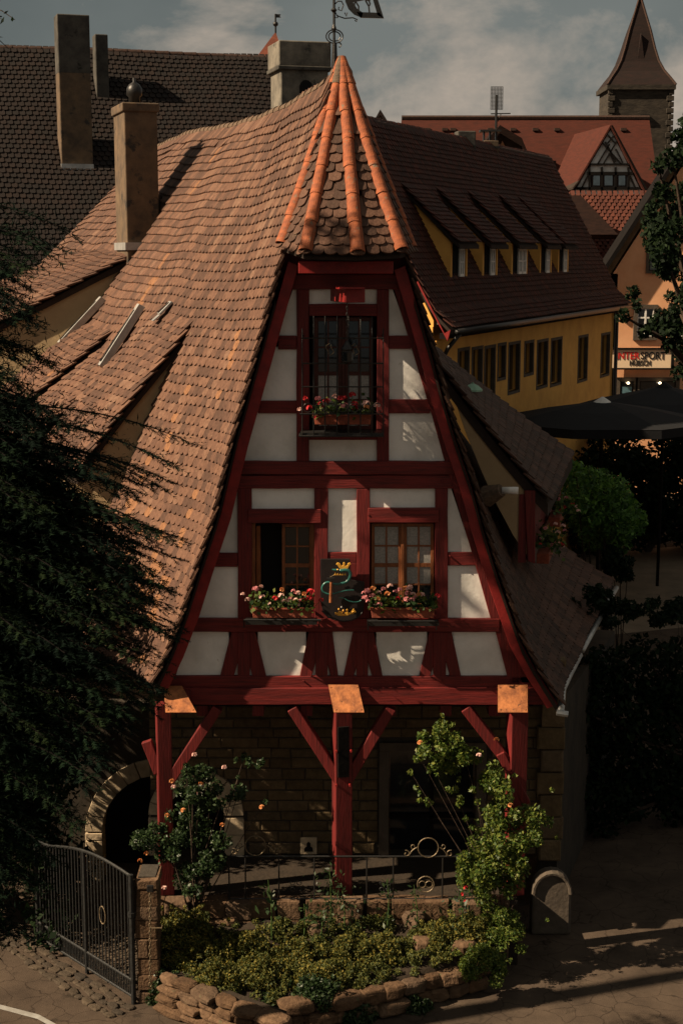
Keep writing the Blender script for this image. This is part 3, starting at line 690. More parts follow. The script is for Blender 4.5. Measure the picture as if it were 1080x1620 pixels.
    # --- porch: copper capped beam ends, posts and braces
    for (q, k) in (([(259, 1085), (288, 1085), (311, 1127), (262, 1127)], 0), ([(519, 1083), (566, 1083), (576, 1127), (528, 1127)], 1), ([(787, 1083), (834, 1083), (834, 1127), (787, 1127)], 2)):
        P = [atY(*q[0], YF - .1), atY(*q[1], YF - .1), atY(*q[2], YF - .42), atY(*q[3], YF - .42)]
        n = (P[1] - P[0]).cross(P[3] - P[0]).normalized(); n = n if n.y > 0 else -n
        cp = part('copper_cap', MB().prism(P, n * .012), M_COPPER, T)
        st = MB()
        for f in ((.06, .1), (.94, .1), (.08, .9), (.92, .9)):
            a = P[0].lerp(P[1], f[0]); b = P[3].lerp(P[2], f[0]); s_ = a.lerp(b, f[1]); st.tube([s_ - n * .008, s_], .012, 6)
        part('copper_nails', st, M_COPPER, cp, kind='stuff')
        cx = (P[2].x + P[3].x) / 2; part('beam_end', MB().prism([Vector((cx - .11, P[2].y + .03, P[2].z - .03)), Vector((cx - .11, YF + .2, P[2].z - .03)), Vector((cx - .11, YF + .2, P[0].z - .05)), Vector((cx - .11, P[0].y + .05, P[0].z - .05)), Vector((cx - .11, P[2].y + .03, P[2].z + .02))], (.22, 0, 0)), M_RED, T)
    def post(px, y_top, y_bot, w, rz=R(13)):
        a = atY(px, y_top, 21.0); b = Vector((a.x, 21.0, ZT)); return part('porch_post', MB().box(((a.x), 21.0, (a.z + ZT) / 2), (w, w, a.z - ZT), rz), M_RED, T, bevel=.014)
    post(258, 1112, 0, .21); pm = post(541, 1112, 0, .25); post(818, 1112, 0, .25)
    part('iron_bracket', MB().box((atY(541, 1190, 20.85).x + .02, 20.86, atY(541, 1190, 20.85).z), (.16, .03, .75), R(13)), M_TIMD, T)
    bo = MB()
    for (x, y) in ((532, 1188), (555, 1188), (532, 1242), (553, 1242)):
        p = atY(x, y, 20.84); bo.tube([p + Vector((0, -.03, 0)), p + Vector((0, .04, 0))], .016, 8)
    part('bracket_bolts', bo, M_REDB, T, kind='stuff')
    for (q0, q1, w) in (((462, 1118), (538, 1235), .22), ((618, 1118), (548, 1235), .2), ((735, 1118), (826, 1235), .22), ((345, 1118), (268, 1235), .2), ((232, 1172), (252, 1222), .1)):
        part('porch_brace', MB().beam(atY(*q0, 21.02), atY(*q1, 21.02), .15, w, (0, 1, 0)), M_RED, T, bevel=.012)
    part('porch_brace', MB().beam(atY(790, 1190, 20.95), atY(832, 1270, 20.95), .12, .16, (0, 1, 0)), M_RED, T, bevel=.01)
    part('jetty_soffit', MB().box((.1, 21.75, atY(540, 1112, 21).z - .02), (5.3, 1.45, .06)), M_TIMD, T)
    for x in (-2.0, -1.2, -.5, .7, 1.5, 2.2):
        part('floor_joist', MB().box((x, 21.7, atY(540, 1112, 21).z - .13), (.16, 1.3, .16)), M_RED, T)
    # --- ground floor wall: sandstone courses round an arched door and a tall window
    WY = 22.4; zt = atY(540, 1105, WY).z; X = lambda px: (px - 540) / FPX * 1.0
    def wx(px, py=1280): return atY(px, py, WY).x
    def wz(py): return atY(540, py, WY).z
    DC, DI, DO, DS = wx(310), .44, .74, wz(1290)
    WX0, WX1, WZ0, WZ1 = wx(615), wx(752), wz(1385), wz(1188)
    xl, xr = wx(238), wx(884)
    mw = MB()
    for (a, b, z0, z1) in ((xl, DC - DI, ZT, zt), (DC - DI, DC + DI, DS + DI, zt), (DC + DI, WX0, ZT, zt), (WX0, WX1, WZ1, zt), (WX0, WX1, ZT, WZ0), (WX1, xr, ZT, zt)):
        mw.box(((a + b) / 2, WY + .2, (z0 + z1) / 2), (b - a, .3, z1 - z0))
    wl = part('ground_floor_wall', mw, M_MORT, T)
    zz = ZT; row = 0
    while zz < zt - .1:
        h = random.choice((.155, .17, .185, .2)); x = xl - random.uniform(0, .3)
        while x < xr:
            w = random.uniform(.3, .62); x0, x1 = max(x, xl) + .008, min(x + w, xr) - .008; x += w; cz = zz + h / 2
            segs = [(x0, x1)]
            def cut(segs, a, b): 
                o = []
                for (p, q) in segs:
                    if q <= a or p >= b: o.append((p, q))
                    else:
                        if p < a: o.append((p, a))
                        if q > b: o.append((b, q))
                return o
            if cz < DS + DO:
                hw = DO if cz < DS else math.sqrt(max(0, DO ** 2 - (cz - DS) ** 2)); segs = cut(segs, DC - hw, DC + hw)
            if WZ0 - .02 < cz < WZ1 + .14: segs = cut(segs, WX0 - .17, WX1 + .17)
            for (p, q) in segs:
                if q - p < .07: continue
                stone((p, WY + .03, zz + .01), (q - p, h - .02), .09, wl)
        zz += h; row += 1
    for k in range(11):                       # voussoirs of the pale door arch and its jambs
        a0, a1 = math.pi * k / 11, math.pi * (k + 1) / 11 - .02
        P = [Vector((DC + r * math.cos(a), WY - .02, DS + r * math.sin(a))) for r, a in ((DI, a0), (DO, a0), (DO, a1), (DI, a1))]
        part('arch_stone', MB().prism(P, (0, .28, 0)), M_TRIM, wl, bevel=.008)
    for sx in (-1, 1):
        z = ZT
        for h in (.34, .28, .36, .3):
            z1 = min(z + h, DS); 
            if z1 - z > .05: part('jamb_stone', MB().box((DC + sx * (DI + DO) / 2, WY + .12, (z + z1) / 2), (DO - DI, .28, z1 - z - .012)), M_TRIM, wl, bevel=.008)
            z = z1
    part('door_leaf', MB().box((DC, WY + .3, (ZT + DS + DI) / 2), (DI * 2, .05, DS + DI - ZT)), M_TIMD, T)
    part('window_surround', MB().box((WX0 - .08, WY + .1, (WZ0 + WZ1) / 2), (.15, .25, WZ1 - WZ0)).box((WX1 + .08, WY + .1, (WZ0 + WZ1) / 2), (.15, .25, WZ1 - WZ0)).box(((WX0 + WX1) / 2, WY + .1, WZ1 + .07), (WX1 - WX0 + .3, .25, .13)), M_GREYST, wl)
    wd = part('ground_floor_window', MB().box(((WX0 + WX1) / 2, WY + .22, (WZ0 + WZ1) / 2), (.06, .06, WZ1 - WZ0)).box(((WX0 + WX1) / 2, WY + .22, WZ0 + .9), (WX1 - WX0, .06, .06)), M_TIMD, T)
    for sx in (0, 1):
        part('pane', MB().box((WX0 + (WX1 - WX0) * (.25 + .5 * sx), WY + .26, (WZ0 + WZ1) / 2), ((WX1 - WX0) / 2 - .05, .02, WZ1 - WZ0)), M_GLASS, wd)
    # side wall running back under the right eave, corner buttress
    sw = MB(); a = Vector((wx(884), WY + .1, 0)); b = a + Vector((1.9, 6.0, 0))
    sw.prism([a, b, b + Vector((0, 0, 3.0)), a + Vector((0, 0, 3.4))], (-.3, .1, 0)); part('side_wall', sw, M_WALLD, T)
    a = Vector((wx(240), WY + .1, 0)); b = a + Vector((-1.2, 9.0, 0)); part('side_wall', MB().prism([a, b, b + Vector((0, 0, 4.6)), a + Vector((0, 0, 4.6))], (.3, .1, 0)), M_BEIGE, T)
    for k in range(9):
        z = .9 + k * .36; stone((wx(852) - (.06 if k % 2 else 0), WY - .12, z), (.34 + (.08 if k % 2 else 0), .34), .2, wl)
    # --- gutter on the right eave
    e = [SR(t, SR_MAX) + Vector((.05, 0, -.06)) for t in (-.12, 1, 2, 3.1)]
    part('gutter', MB().tube(e, .05, 8), M_LEAD, T, True); part('gutter_stop', MB().tube([e[0] + Vector((-.06, 0, 0)), e[0] + Vector((.1, -.02, -.02))], .045, 8), M_LEAD, T)
    e2 = [SR(t, SR_MAX) + Vector((.05, 0, -.06)) for t in (3.4, 5, 7, 8.3)]
    part('gutter', MB().tube(e2, .05, 8), M_LEAD, T, True)
    # --- roof windows on the left slope
    for (p0, p1, wd_, rng) in (((175, 480), (115, 558), .22, (5, 8)), ((238, 490), (184, 592), .22, (3.5, 6)), ((283, 482), (273, 506), .2, (3, 4.5))):
        def P(px):
            t, s = solve(SL, px[0], px[1], rng[0], rng[1], 2, 8); return SL(t, s), t, s
        a, ta, sa = P(p0); b, tb, sb = P(p1); ac = Vector((DX, DY, 0)) ; n = (b - a).cross(ac).normalized(); n = n if n.z > 0 else -n
        a = a + n * .07; b = b + n * .2
        up2 = n * (.13 if p1[1] > 520 else .05)
        q = [a + n * .02, b, b + ac * wd_, a + ac * wd_ + n * .02]
        k = part('roof_window', MB().prism(q, up2), M_LEAD, T, bevel=.01)
        q2 = [a.lerp(b, .06) + ac * .03 + up2 + n * .012, a.lerp(b, .94) + ac * .03 + up2 + n * .012, a.lerp(b, .94) + ac * (wd_ - .03) + up2 + n * .012, a.lerp(b, .06) + ac * (wd_ - .03) + up2 + n * .012]
        part('pane', MB().prism(q2, n * .006), M_GLASS, k)
        part('flashing', MB().prism([b + (b - a).normalized() * .01, b + (b - a).normalized() * .16, b + (b - a).normalized() * .16 + ac * wd_, b + (b - a).normalized() * .01 + ac * wd_], n * .02), M_LEAD, k)
    # --- ridge chimney and the tall rendered chimney
    ridge_ang = R(15.5)
    def chimney(base, w, d, z1, ang, m, cap=True, name='chimney', pot=None, band=None, mcap=None):
        Mx = Matrix.Rotation(ang, 3, 'Z'); c = Vector(base) + Mx @ Vector((0, d / 2, 0))
        ch = part(name, MB().box((c.x, c.y, (base[2] - .8 + z1) / 2), (w, d, z1 - base[2] + .8), ang), m, T, bevel=.02)
        if cap: part('chimney_cap', MB().box((c.x, c.y, z1 - (band or .5) / 2 + .01), (w + .08, d + .08, band or .5), ang), mcap or m, ch, bevel=.02)
        return ch, c
    pc = atY(485, 200, 26.9); zc = atY(485, 66, 26.9).z
    ch, c = chimney((pc.x - .03, 26.9, pc.z - .3), .84, .78, zc, ridge_ang, M_CHIMC, band=.42)
    part('chimney_collar', MB().box((c.x, c.y, zc - .44), (.96, .9, .07), ridge_ang), M_CHIMG, ch, bevel=.015)
    Mx = Matrix.Rotation(ridge_ang, 3, 'Z'); fc = Vector((pc.x - .03, 26.9, 0)) + Mx @ Vector((.02, -.012, 0))
    ar = [(-.12, 0), (.12, 0)] + [(.12 * math.cos(a), .34 + .15 * math.sin(a)) for a in [k * math.pi / 8 for k in range(9)]]
    part('soot_opening', MB().prism([fc + Mx @ Vector((x, 0, 0)) + Vector((0, 0, zc - 1.12 + z)) for x, z in ar], Mx @ Vector((0, .01, 0))), M_DARK, ch)
    part('flashing', MB().box((c.x, c.y, atY(440, 215, 26.9).z), (.9, .84, .26), ridge_ang), M_HIP, ch)
    t, s = solve(SL, 222, 388, 8, 17, 0, 6); b = SL(t, s); z1 = atY(225, 166, b.y).z
    ch, c = chimney((b.x + .1, b.y - .3, b.z - .3), .62, 1.15, z1, R(18), M_CHIM, band=.16)
    part('chimney_pot', MB().lathe((c.x, c.y, z1), [(.11, 0), (.11, .16), (.15, .2), (.15, .32), (.1, .4), (.03, .44), (.03, .52)], 10), M_IRON, ch, True)
    part('flashing', MB().box((c.x, c.y, b.z - .02), (.7, 1.25, .14), R(18)), M_LEAD, ch)
    t, s = solve(SL, 250, 345, 6, 15, 0, 6); b = SL(t, s); part('vent_pipe', MB().tube([b - Vector((0, 0, .2)), b + Vector((0, 0, .35))], .055, 8).tube([b + Vector((0, 0, .36)), b + Vector((0, 0, .42))], .09, 8), M_IRON, T)
    return T

_stm = {}
def stone(c, wh, d, parent, m=None, name='stone_block', rough=.012):
    m = m or M_STONE; x0, y0, z0 = c; w, h = wh; j = lambda: random.uniform(-rough, rough); b = min(.02, w * .1, h * .12)
    v = []
    for (yy, k) in ((y0 + d, 0), (y0 + b * .6 , 0), (y0 + random.uniform(-rough, rough) * .6, b)):
        for (u, q) in ((0, 0), (1, 0), (1, 1), (0, 1)):
            v.append((x0 + u * w + (k if u == 0 else -k) + j() * .6, yy, z0 + q * h + (k if q == 0 else -k) + j() * .6))
    f = [(8, 9, 10, 11)]
    for L_ in (0, 4):
        for i in range(4): f.append((L_ + i, L_ + (i + 1) % 4, L_ + 4 + (i + 1) % 4, L_ + 4 + i))
    me = bpy.data.meshes.new(name); me.from_pydata(v, [], f); me.update()
    a = me.attributes.new('tint', 'FLOAT', 'POINT'); a.data.foreach_set('value', [random.random()] * len(v))
    return link(name, me, m, parent)
def rock(c, r, parent, m=None, name='rock', sq=(1, .8, .6), rz=None):
    m = m or M_ROCK; mb = MB(); seg = 8; rings = 5; rz = random.uniform(0, 6) if rz is None else rz; c_, s_ = math.cos(rz), math.sin(rz)
    ph = [random.uniform(0, 6) for _ in range(4)]
    for i in range(rings + 1):
        th = math.pi * i / rings
        for k in range(seg):
            a = 2 * math.pi * k / seg; q = 1 + .13 * math.sin(2 * a + ph[0] + i) + .1 * math.sin(3 * a + ph[1] + 2 * i) + random.uniform(-.06, .06)
            p = [abs(math.sin(th)) ** .5 * math.copysign(abs(math.cos(a)) ** .6, math.cos(a)) * q, abs(math.sin(th)) ** .5 * math.copysign(abs(math.sin(a)) ** .6, math.sin(a)) * q, math.copysign(abs(math.cos(th)) ** .6, math.cos(th))]
            x, y, z = p[0] * sq[0] * r, p[1] * sq[1] * r, p[2] * sq[2] * r; mb.v.append((c[0] + x * c_ - y * s_, c[1] + x * s_ + y * c_, c[2] + z))
    for i in range(rings):
        for k in range(seg): mb.f.append((i * seg + k, i * seg + (k + 1) % seg, (i + 1) * seg + (k + 1) % seg, (i + 1) * seg + k))
    me = mb.mesh(name); a = me.attributes.new('tint', 'FLOAT', 'POINT'); a.data.foreach_set('value', [random.random()] * len(mb.v))
    o = link(name, me, m, parent); b = o.modifiers.new('b', 'BEVEL'); b.width = r * .05; return o
smithy()

# ================================================================== HOUSES BEHIND
def frame(R0, ang):
    """local frame: u along the ridge, v square to it towards the viewer's side, z up"""
    U = Vector((math.cos(ang), math.sin(ang), 0)); V = Vector((math.sin(ang), -math.cos(ang), 0)); R0 = Vector(R0)
    return U, V, (lambda u, v, z: Vector((R0.x, R0.y, 0)) + U * u + V * v + Vector((0, 0, z)))
def chimney_at(T, base, w, d, z1, ang, m, capm=None, band=.3, name='chimney'):
    Mx = Matrix.Rotation(ang, 3, 'Z'); c = Vector(base) + Mx @ Vector((0, d / 2, 0))
    ch = part(name, MB().box((c.x, c.y, (base[2] - 1 + z1) / 2), (w, d, z1 - base[2] + 1), ang), m, T, bevel=.03)
    if band: part('chimney_cap', MB().box((c.x, c.y, z1 - band / 2 + .02), (w + .1, d + .1, band), ang), capm or m, ch, bevel=.02)
    return ch, c
def rear_house():
    a18 = R(18); U, V, P = frame((-14.6, 48.0), a18); zr = H + 6.35
    T = thing('rear_house', 'big house with dark brown tile roof and rendered chimneys behind at upper left', 'house', (-7, 41, 0))
    run, drop, L_ = 7.4, 9.0, 13.1
    S = lambda a, b: P(a, run * b / 10.0, zr - drop * b / 10.0 + .02 * math.sin(a * 1.1 + b) + .3 * max(0, b / 10 - .8))
    part('roof_slope', MB().grid(S, -2, L_, 20, 0, 10, 10, -.03, .15), M_DECK, T)
    part('roof_slope', MB().prism([P(-2, 0, zr - .05), P(L_, 0, zr - .05), P(L_, -run, zr - drop), P(-2, -run, zr - drop)], (0, 0, -.15)), M_DECK, T)
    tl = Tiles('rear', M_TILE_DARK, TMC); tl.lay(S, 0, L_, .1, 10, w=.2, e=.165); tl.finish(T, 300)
    pipe_row('ridge_tile', [P(-.5, 0, zr - .02), P(4, 0, zr - .06), P(8, 0, zr - .02), P(L_, 0, zr - .05)], .46, .1, .12, M_RIDGE, T, .05)
    zw = zr - drop - .1
    for (u0, v0, u1, v1) in ((-1.8, run - .4, L_ - .2, run - .4), (-1.8, .4 - run, L_ - .2, .4 - run)):
        part('wall', MB().prism([P(u0, v0, 0), P(u1, v1, 0), P(u1, v1, zw), P(u0, v0, zw)], V * .25), M_BEIGE, T)
    for u in (-1.7, L_ - .4): part('gable_wall', MB().prism([P(u, run - .4, 0), P(u, run - .4, zw), P(u, 0, zr - .3), P(u, .4 - run, zw), P(u, .4 - run, 0)], U * .25), M_BEIGE, T)
    n = V * drop + Vector((0, 0, run)); n.normalize()
    b = atP(123, 268, P(0, 0, zr), n); z1 = atY(120, 28, b.y).z
    ch, c = chimney_at(T, b, .95, .7, z1, a18, M_CHIM, band=0)
    part('chimney_top', MB().box((c.x, c.y, z1 - .75), (.96, .71, 1.7), a18), M_CHIMG, ch, bevel=.03)
    part('flashing', MB().box((b.x, b.y - .02, b.z + .02), (.97, .12, .28), a18), M_LEAD, ch)
    ch2, c2 = chimney_at(T, b + U * 1.12 + V * -1.8 + Vector((0, 0, 2.1)), .4, .55, atY(152, 46, b.y + 1).z, a18, M_CHIMG, band=0)
    return T
rear_house()

def yellow_house():
    ang = math.atan2(.9205, .391); U = Vector((.391, .9205, 0)); V = Vector((.9205, -.391, 0)); O = Vector((-.14, 39.1, 0))
    P = lambda u, v, z: O + U * u + V * v + Vector((0, 0, z))
    zr = H + 3.4; run = 2.95; drop = 5.4; L_ = 20
    T = thing('yellow_house', 'long mustard yellow house with slit windows and five shed dormers behind at right', 'house', (5, 47, 0))
    def S(a, b):
        f = b / 6.15; z = zr - drop * f + .5 * max(0, f - .88) * 2.2
        return P(a, run * f + .25 * max(0, f - .88) * 6, z)
    part('roof_slope', MB().grid(S, -.1, L_, 14, 0, 6.15, 14, -.03, .1), M_DECK, T)
    part('roof_slope', MB().prism([P(0, -.02, zr - .05), P(L_, -.02, zr - .05), P(L_, -run, zr - drop), P(0, -run, zr - drop)], (0, 0, -.15)), M_DECK, T)
    tl = Tiles('yellow', M_TILE_RB, TMC)
    tl.lay(S, .0, L_, .05, 6.18, w=.2, e=.16)
    part('bargeboard', MB().prism([P(-.12, 0, zr - .05), P(-.12, run + .02, zr - drop + .03), P(-.12, run + .18, zr - drop + .12), P(-.12, run + .1, zr - drop - .16), P(-.12, 0, zr - .3)], U * .06), M_REDB, T)
    zw = zr - drop - .02; vw = 2.62
    # windows: cut the wall into piers round real openings
    slits = [(725, 740, 555, 612), (747, 761, 553, 625), (767, 781, 551, 625), (788, 798, 547, 597), (805, 820, 545, 618), (830, 842, 543, 590), (850, 864, 541, 610), (872, 886, 538, 606), (915, 927, 534, 600), (951, 962, 530, 592)]
    W0 = P(0, vw, 0); ops = []
    for (x0, x1, y0, y1) in slits:
        a = atP(x0, y0, W0, V); b = atP(x1, y1, W0, V); xm = (x0 + x1) / 2
        ops.append(((a - O).dot(U), (b - O).dot(U), atP(xm, y1, W0, V).z, atP(xm, y0, W0, V).z))
    wl = MB(); u = 0.0
    def slab(u0, u1, z0, z1): wl.prism([P(u0, vw, z0), P(u1, vw, z0), P(u1, vw, z1), P(u0, vw, z1)], V * -.3)
    for (u0, u1, z0, z1) in ops:
        slab(u, u0, 0, zw + .2); slab(u0, u1, 0, z0); slab(u0, u1, z1, zw + .2); u = u1
    slab(u, L_ - .2, 0, zw + .2)
    part('wall', wl, M_YEL, T)
    for (u0, u1, z0, z1) in ops:
        f = MB(); t = .09
        for (a, b, c, d) in ((u0 - t, u0 + .02, z0 - t, z1 + t), (u1 - .02, u1 + t, z0 - t, z1 + t), (u0, u1, z1, z1 + t), (u0, u1, z0 - t, z0)):
            f.prism([P(a, vw + .012, c), P(b, vw + .012, c), P(b, vw + .012, d), P(a, vw + .012, d)], V * -.12)
        w = part('window', f, M_GREYST, T)
        part('pane', MB().prism([P(u0, vw - .2, z0), P(u1, vw - .2, z0), P(u1, vw - .2, z1), P(u0, vw - .2, z1)], V * -.02), M_GLASS, w)
        part('casement', MB().prism([P((u0 + u1) / 2 - .04, vw - .17, z0), P((u0 + u1) / 2 + .04, vw - .17, z0), P((u0 + u1) / 2 + .04, vw - .17, z1), P((u0 + u1) / 2 - .04, vw - .17, z1)], V * -.03), M_TIMD, w)
    part('gable_wall', MB().prism([P(0.05, vw + .0, 0), P(0.05, vw, zw + .35), P(.05, 0, zr - .25), P(.05, -vw, zw), P(.05, -vw, 0)], U * .25), M_YEL, T)
    part('gable_wall', MB().prism([P(L_ - .5, vw + .0, 0), P(L_ - .5, vw, zw + .35), P(L_ - .5, 0, zr - .25), P(L_ - .5, -vw, zw), P(L_ - .5, -vw, 0)], U * .25), M_YEL, T)
    part('corner_stone', MB().prism([P(.0, vw + .1, zw - .55), P(.5, vw + .1, zw - .55), P(.5, vw + .1, zw - .15), P(0, vw + .1, zw - .15)], V * -.2), M_YEL, T, bevel=.02)
    e = [P(a, run + .32, zr - drop + .06) for a in (.0, 5, 10, 15, L_)]
    part('gutter', MB().tube(e, .075, 8), M_IRON, T, True)
    part('eave_fascia', MB().prism([P(0, run + .05, zr - drop - .12), P(L_, run + .05, zr - drop - .12), P(L_, run + .05, zr - drop + .02), P(0, run + .05, zr - drop + .02)], V * -.2), M_TIMD, T)
    part('downpipe', MB().tube([P(.25, run + .3, zw + .02), P(.3, vw + .3, zw - .35), P(.1, vw + .1, zw - .9), P(.1, vw + .1, zw - 3)], .055, 8), M_IRON, T, True)
    part('downpipe', MB().tube([P(L_ - .1, vw + .1, zw), P(L_ - .1, vw + .1, .5)], .07, 8), M_IRON, T, True)
    part('verge_valley', MB().prism([S(5.6, .1) + Vector((0, 0, .05)), S(5.75, .1) + Vector((0, 0, .05)), S(6.1, 1.2) + Vector((0, 0, .05)), S(5.95, 1.2) + Vector((0, 0, .05))], (0, 0, .02)), M_DECK, T)
    # shed dormers with lit cheeks
    for i, (px, wdt, dbl) in enumerate(((727, 1.25, 0), (775, 1.25, 0), (821, 1.5, 1), (861, 1.25, 0), (888, 1.2, 0))):
        vf = 2.3; A = ((px - 540) / FPX); q0 = P(0, vf, 0); u = (A * q0.y - q0.x) / (U.x - A * U.y)
        zf = zr - drop * vf / run; zt = zf + 1.12; u0 = u - wdt * .75; u1 = u + wdt * .45
        vb = .9; zb = zr - drop * vb / run
        dm = part('dormer', MB().prism([P(u0 + .06, vf, zf - .1), P(u0 + .06, vf, zt - .05), P(u0 + .06, vb, zb - .08), ], U * .12), M_YEL, T)
        part('dormer_cheek', MB().prism([P(u1 - .06, vf, zf - .1), P(u1 - .06, vf, zt - .05), P(u1 - .06, vb, zb - .08)], U * -.12), M_YEL, dm)
        part('dormer_front', MB().prism([P(u0 + .1, vf - .03, zf - .1), P(u1 - .1, vf - .03, zf - .1), P(u1 - .1, vf - .03, zt - .06), P(u0 + .1, vf - .03, zt - .06)], V * -.1), M_TIMD, dm)
        for k in ((-.22, .22) if dbl else (0,)):
            uc = u + k; f = MB()
            for (a, b, c, d) in ((-.19, -.13, .18, .95), (.13, .19, .18, .95), (-.13, .13, .18, .25), (-.13, .13, .88, .95), (-.025, .025, .25, .88), (-.13, .13, .55, .58)):
                f.prism([P(uc + a, vf + .03, zf + c), P(uc + b, vf + .03, zf + c), P(uc + b, vf + .03, zf + d), P(uc + a, vf + .03, zf + d)], V * -.05)
            part('casement', f, M_WHITE, dm)
            part('pane', MB().prism([P(uc - .13, vf + .0, zf + .25), P(uc + .13, vf + .0, zf + .25), P(uc + .13, vf + .0, zf + .88), P(uc - .13, vf + .0, zf + .88)], V * -.01), M_GLASS, dm)
        LR = math.hypot(vf + .28 - vb, zt - zb)
        def SD(a, b, u0=u0, u1=u1, zt=zt, zb=zb, vb=vb, vf=vf, LR=LR):
            f = b / LR; return P(a, vb + (vf + .28 - vb) * f, zb + (zt - .12 - zb) * f + .03)
        part('dormer_roof', MB().grid(SD, u0 - .08, u1 + .08, 4, 0, LR, 4, -.02, .1), M_DECK, dm)
        tl.lay(SD, u0 - .08, u1 + .08, .1, LR, w=.2, e=.16)
        if i in (0, 1, 3):
            c = S(u + .1, 5.0); part('lead_apron', MB().prism([S(u - .2, 4.95) + Vector((0, 0, .06)), S(u + .35, 4.95) + Vector((0, 0, .06)), S(u + .35, 5.25) + Vector((0, 0, .06)), S(u - .2, 5.25) + Vector((0, 0, .06))], (0, 0, .02)), M_TILE_ACC, dm)
    tl.finish(T, 300)
    pipe_row('ridge_tile', [P(2.4, 0, zr - .03), P(8, 0, zr - .1), P(14, 0, zr - .03), P(L_, 0, zr - .03)], .45, .1, .12, M_RIDGE, T, .05)
    # two stone chimneys
    b = P(8.2, -.1, zr - .6); z1 = atY(732, 207, b.y).z; uu = ((732 - 540) / FPX * b.y - b.x); b2 = Vector(b); 
    for (px, py, w, d, m) in ((733, 207, .58, .5, M_CHIMG), (771, 222, .5, .45, M_CHIM)):
        A = (px - 540) / FPX; u = (A * O.y - O.x) / (U.x - A * U.y); b = P(u, 0, zr - .4); z1 = atY(px, py, b.y).z
        ch, c = chimney_at(T, b, w, d, z1, R(10), m, band=.0)
        if px == 771:
            for sx in (-.2, 0, .2): part('cowl_post', MB().box((c.x + sx, c.y, z1 + .14), (.05, .3, .3)), M_IRON, ch)
            part('cowl_slab', MB().box((c.x, c.y, z1 + .31), (.68, .55, .06)), M_IRON, ch)
            part('chimney_band', MB().box((c.x, c.y, z1 - .22), (.56, .5, .07), R(10)), M_IRON, ch)
    return T
M_TILE_ACC = mat('bright_apron_tile', (.34, .085, .04), None, 8, .85, .3)
yellow_house()

def antenna():
    Y = 56.0; a = atY(783, 255, Y); b = atY(785, 150, Y)
    T = thing('tv_antenna', 'thin roof aerial with grid reflector rising behind the stone chimneys', 'antenna', a)
    part('mast', MB().tube([a, b], .045, 6), M_IRON, T)
    g = MB(); x0, x1 = atY(776, 150, Y).x, atY(795, 150, Y).x; z0, z1 = atY(785, 173, Y).z, atY(785, 137, Y).z
    for i in range(9): x = x0 + (x1 - x0) * i / 8; g.tube([(x, Y + .03, z0), (x, Y + .03, z1)], .012, 4)
    for i in range(18): z = z0 + (z1 - z0) * i / 17; g.tube([(x0, Y + .05, z), (x1, Y + .05, z)], .012, 4)
    part('grid_reflector', g, M_GREYIRON, T)
    part('director_boom', MB().tube([atY(776, 180, Y), atY(807, 179.5, Y)], .022, 5).tube([atY(787, 192, Y), atY(792, 180, Y)], .02, 5), M_IRON, T)
antenna()

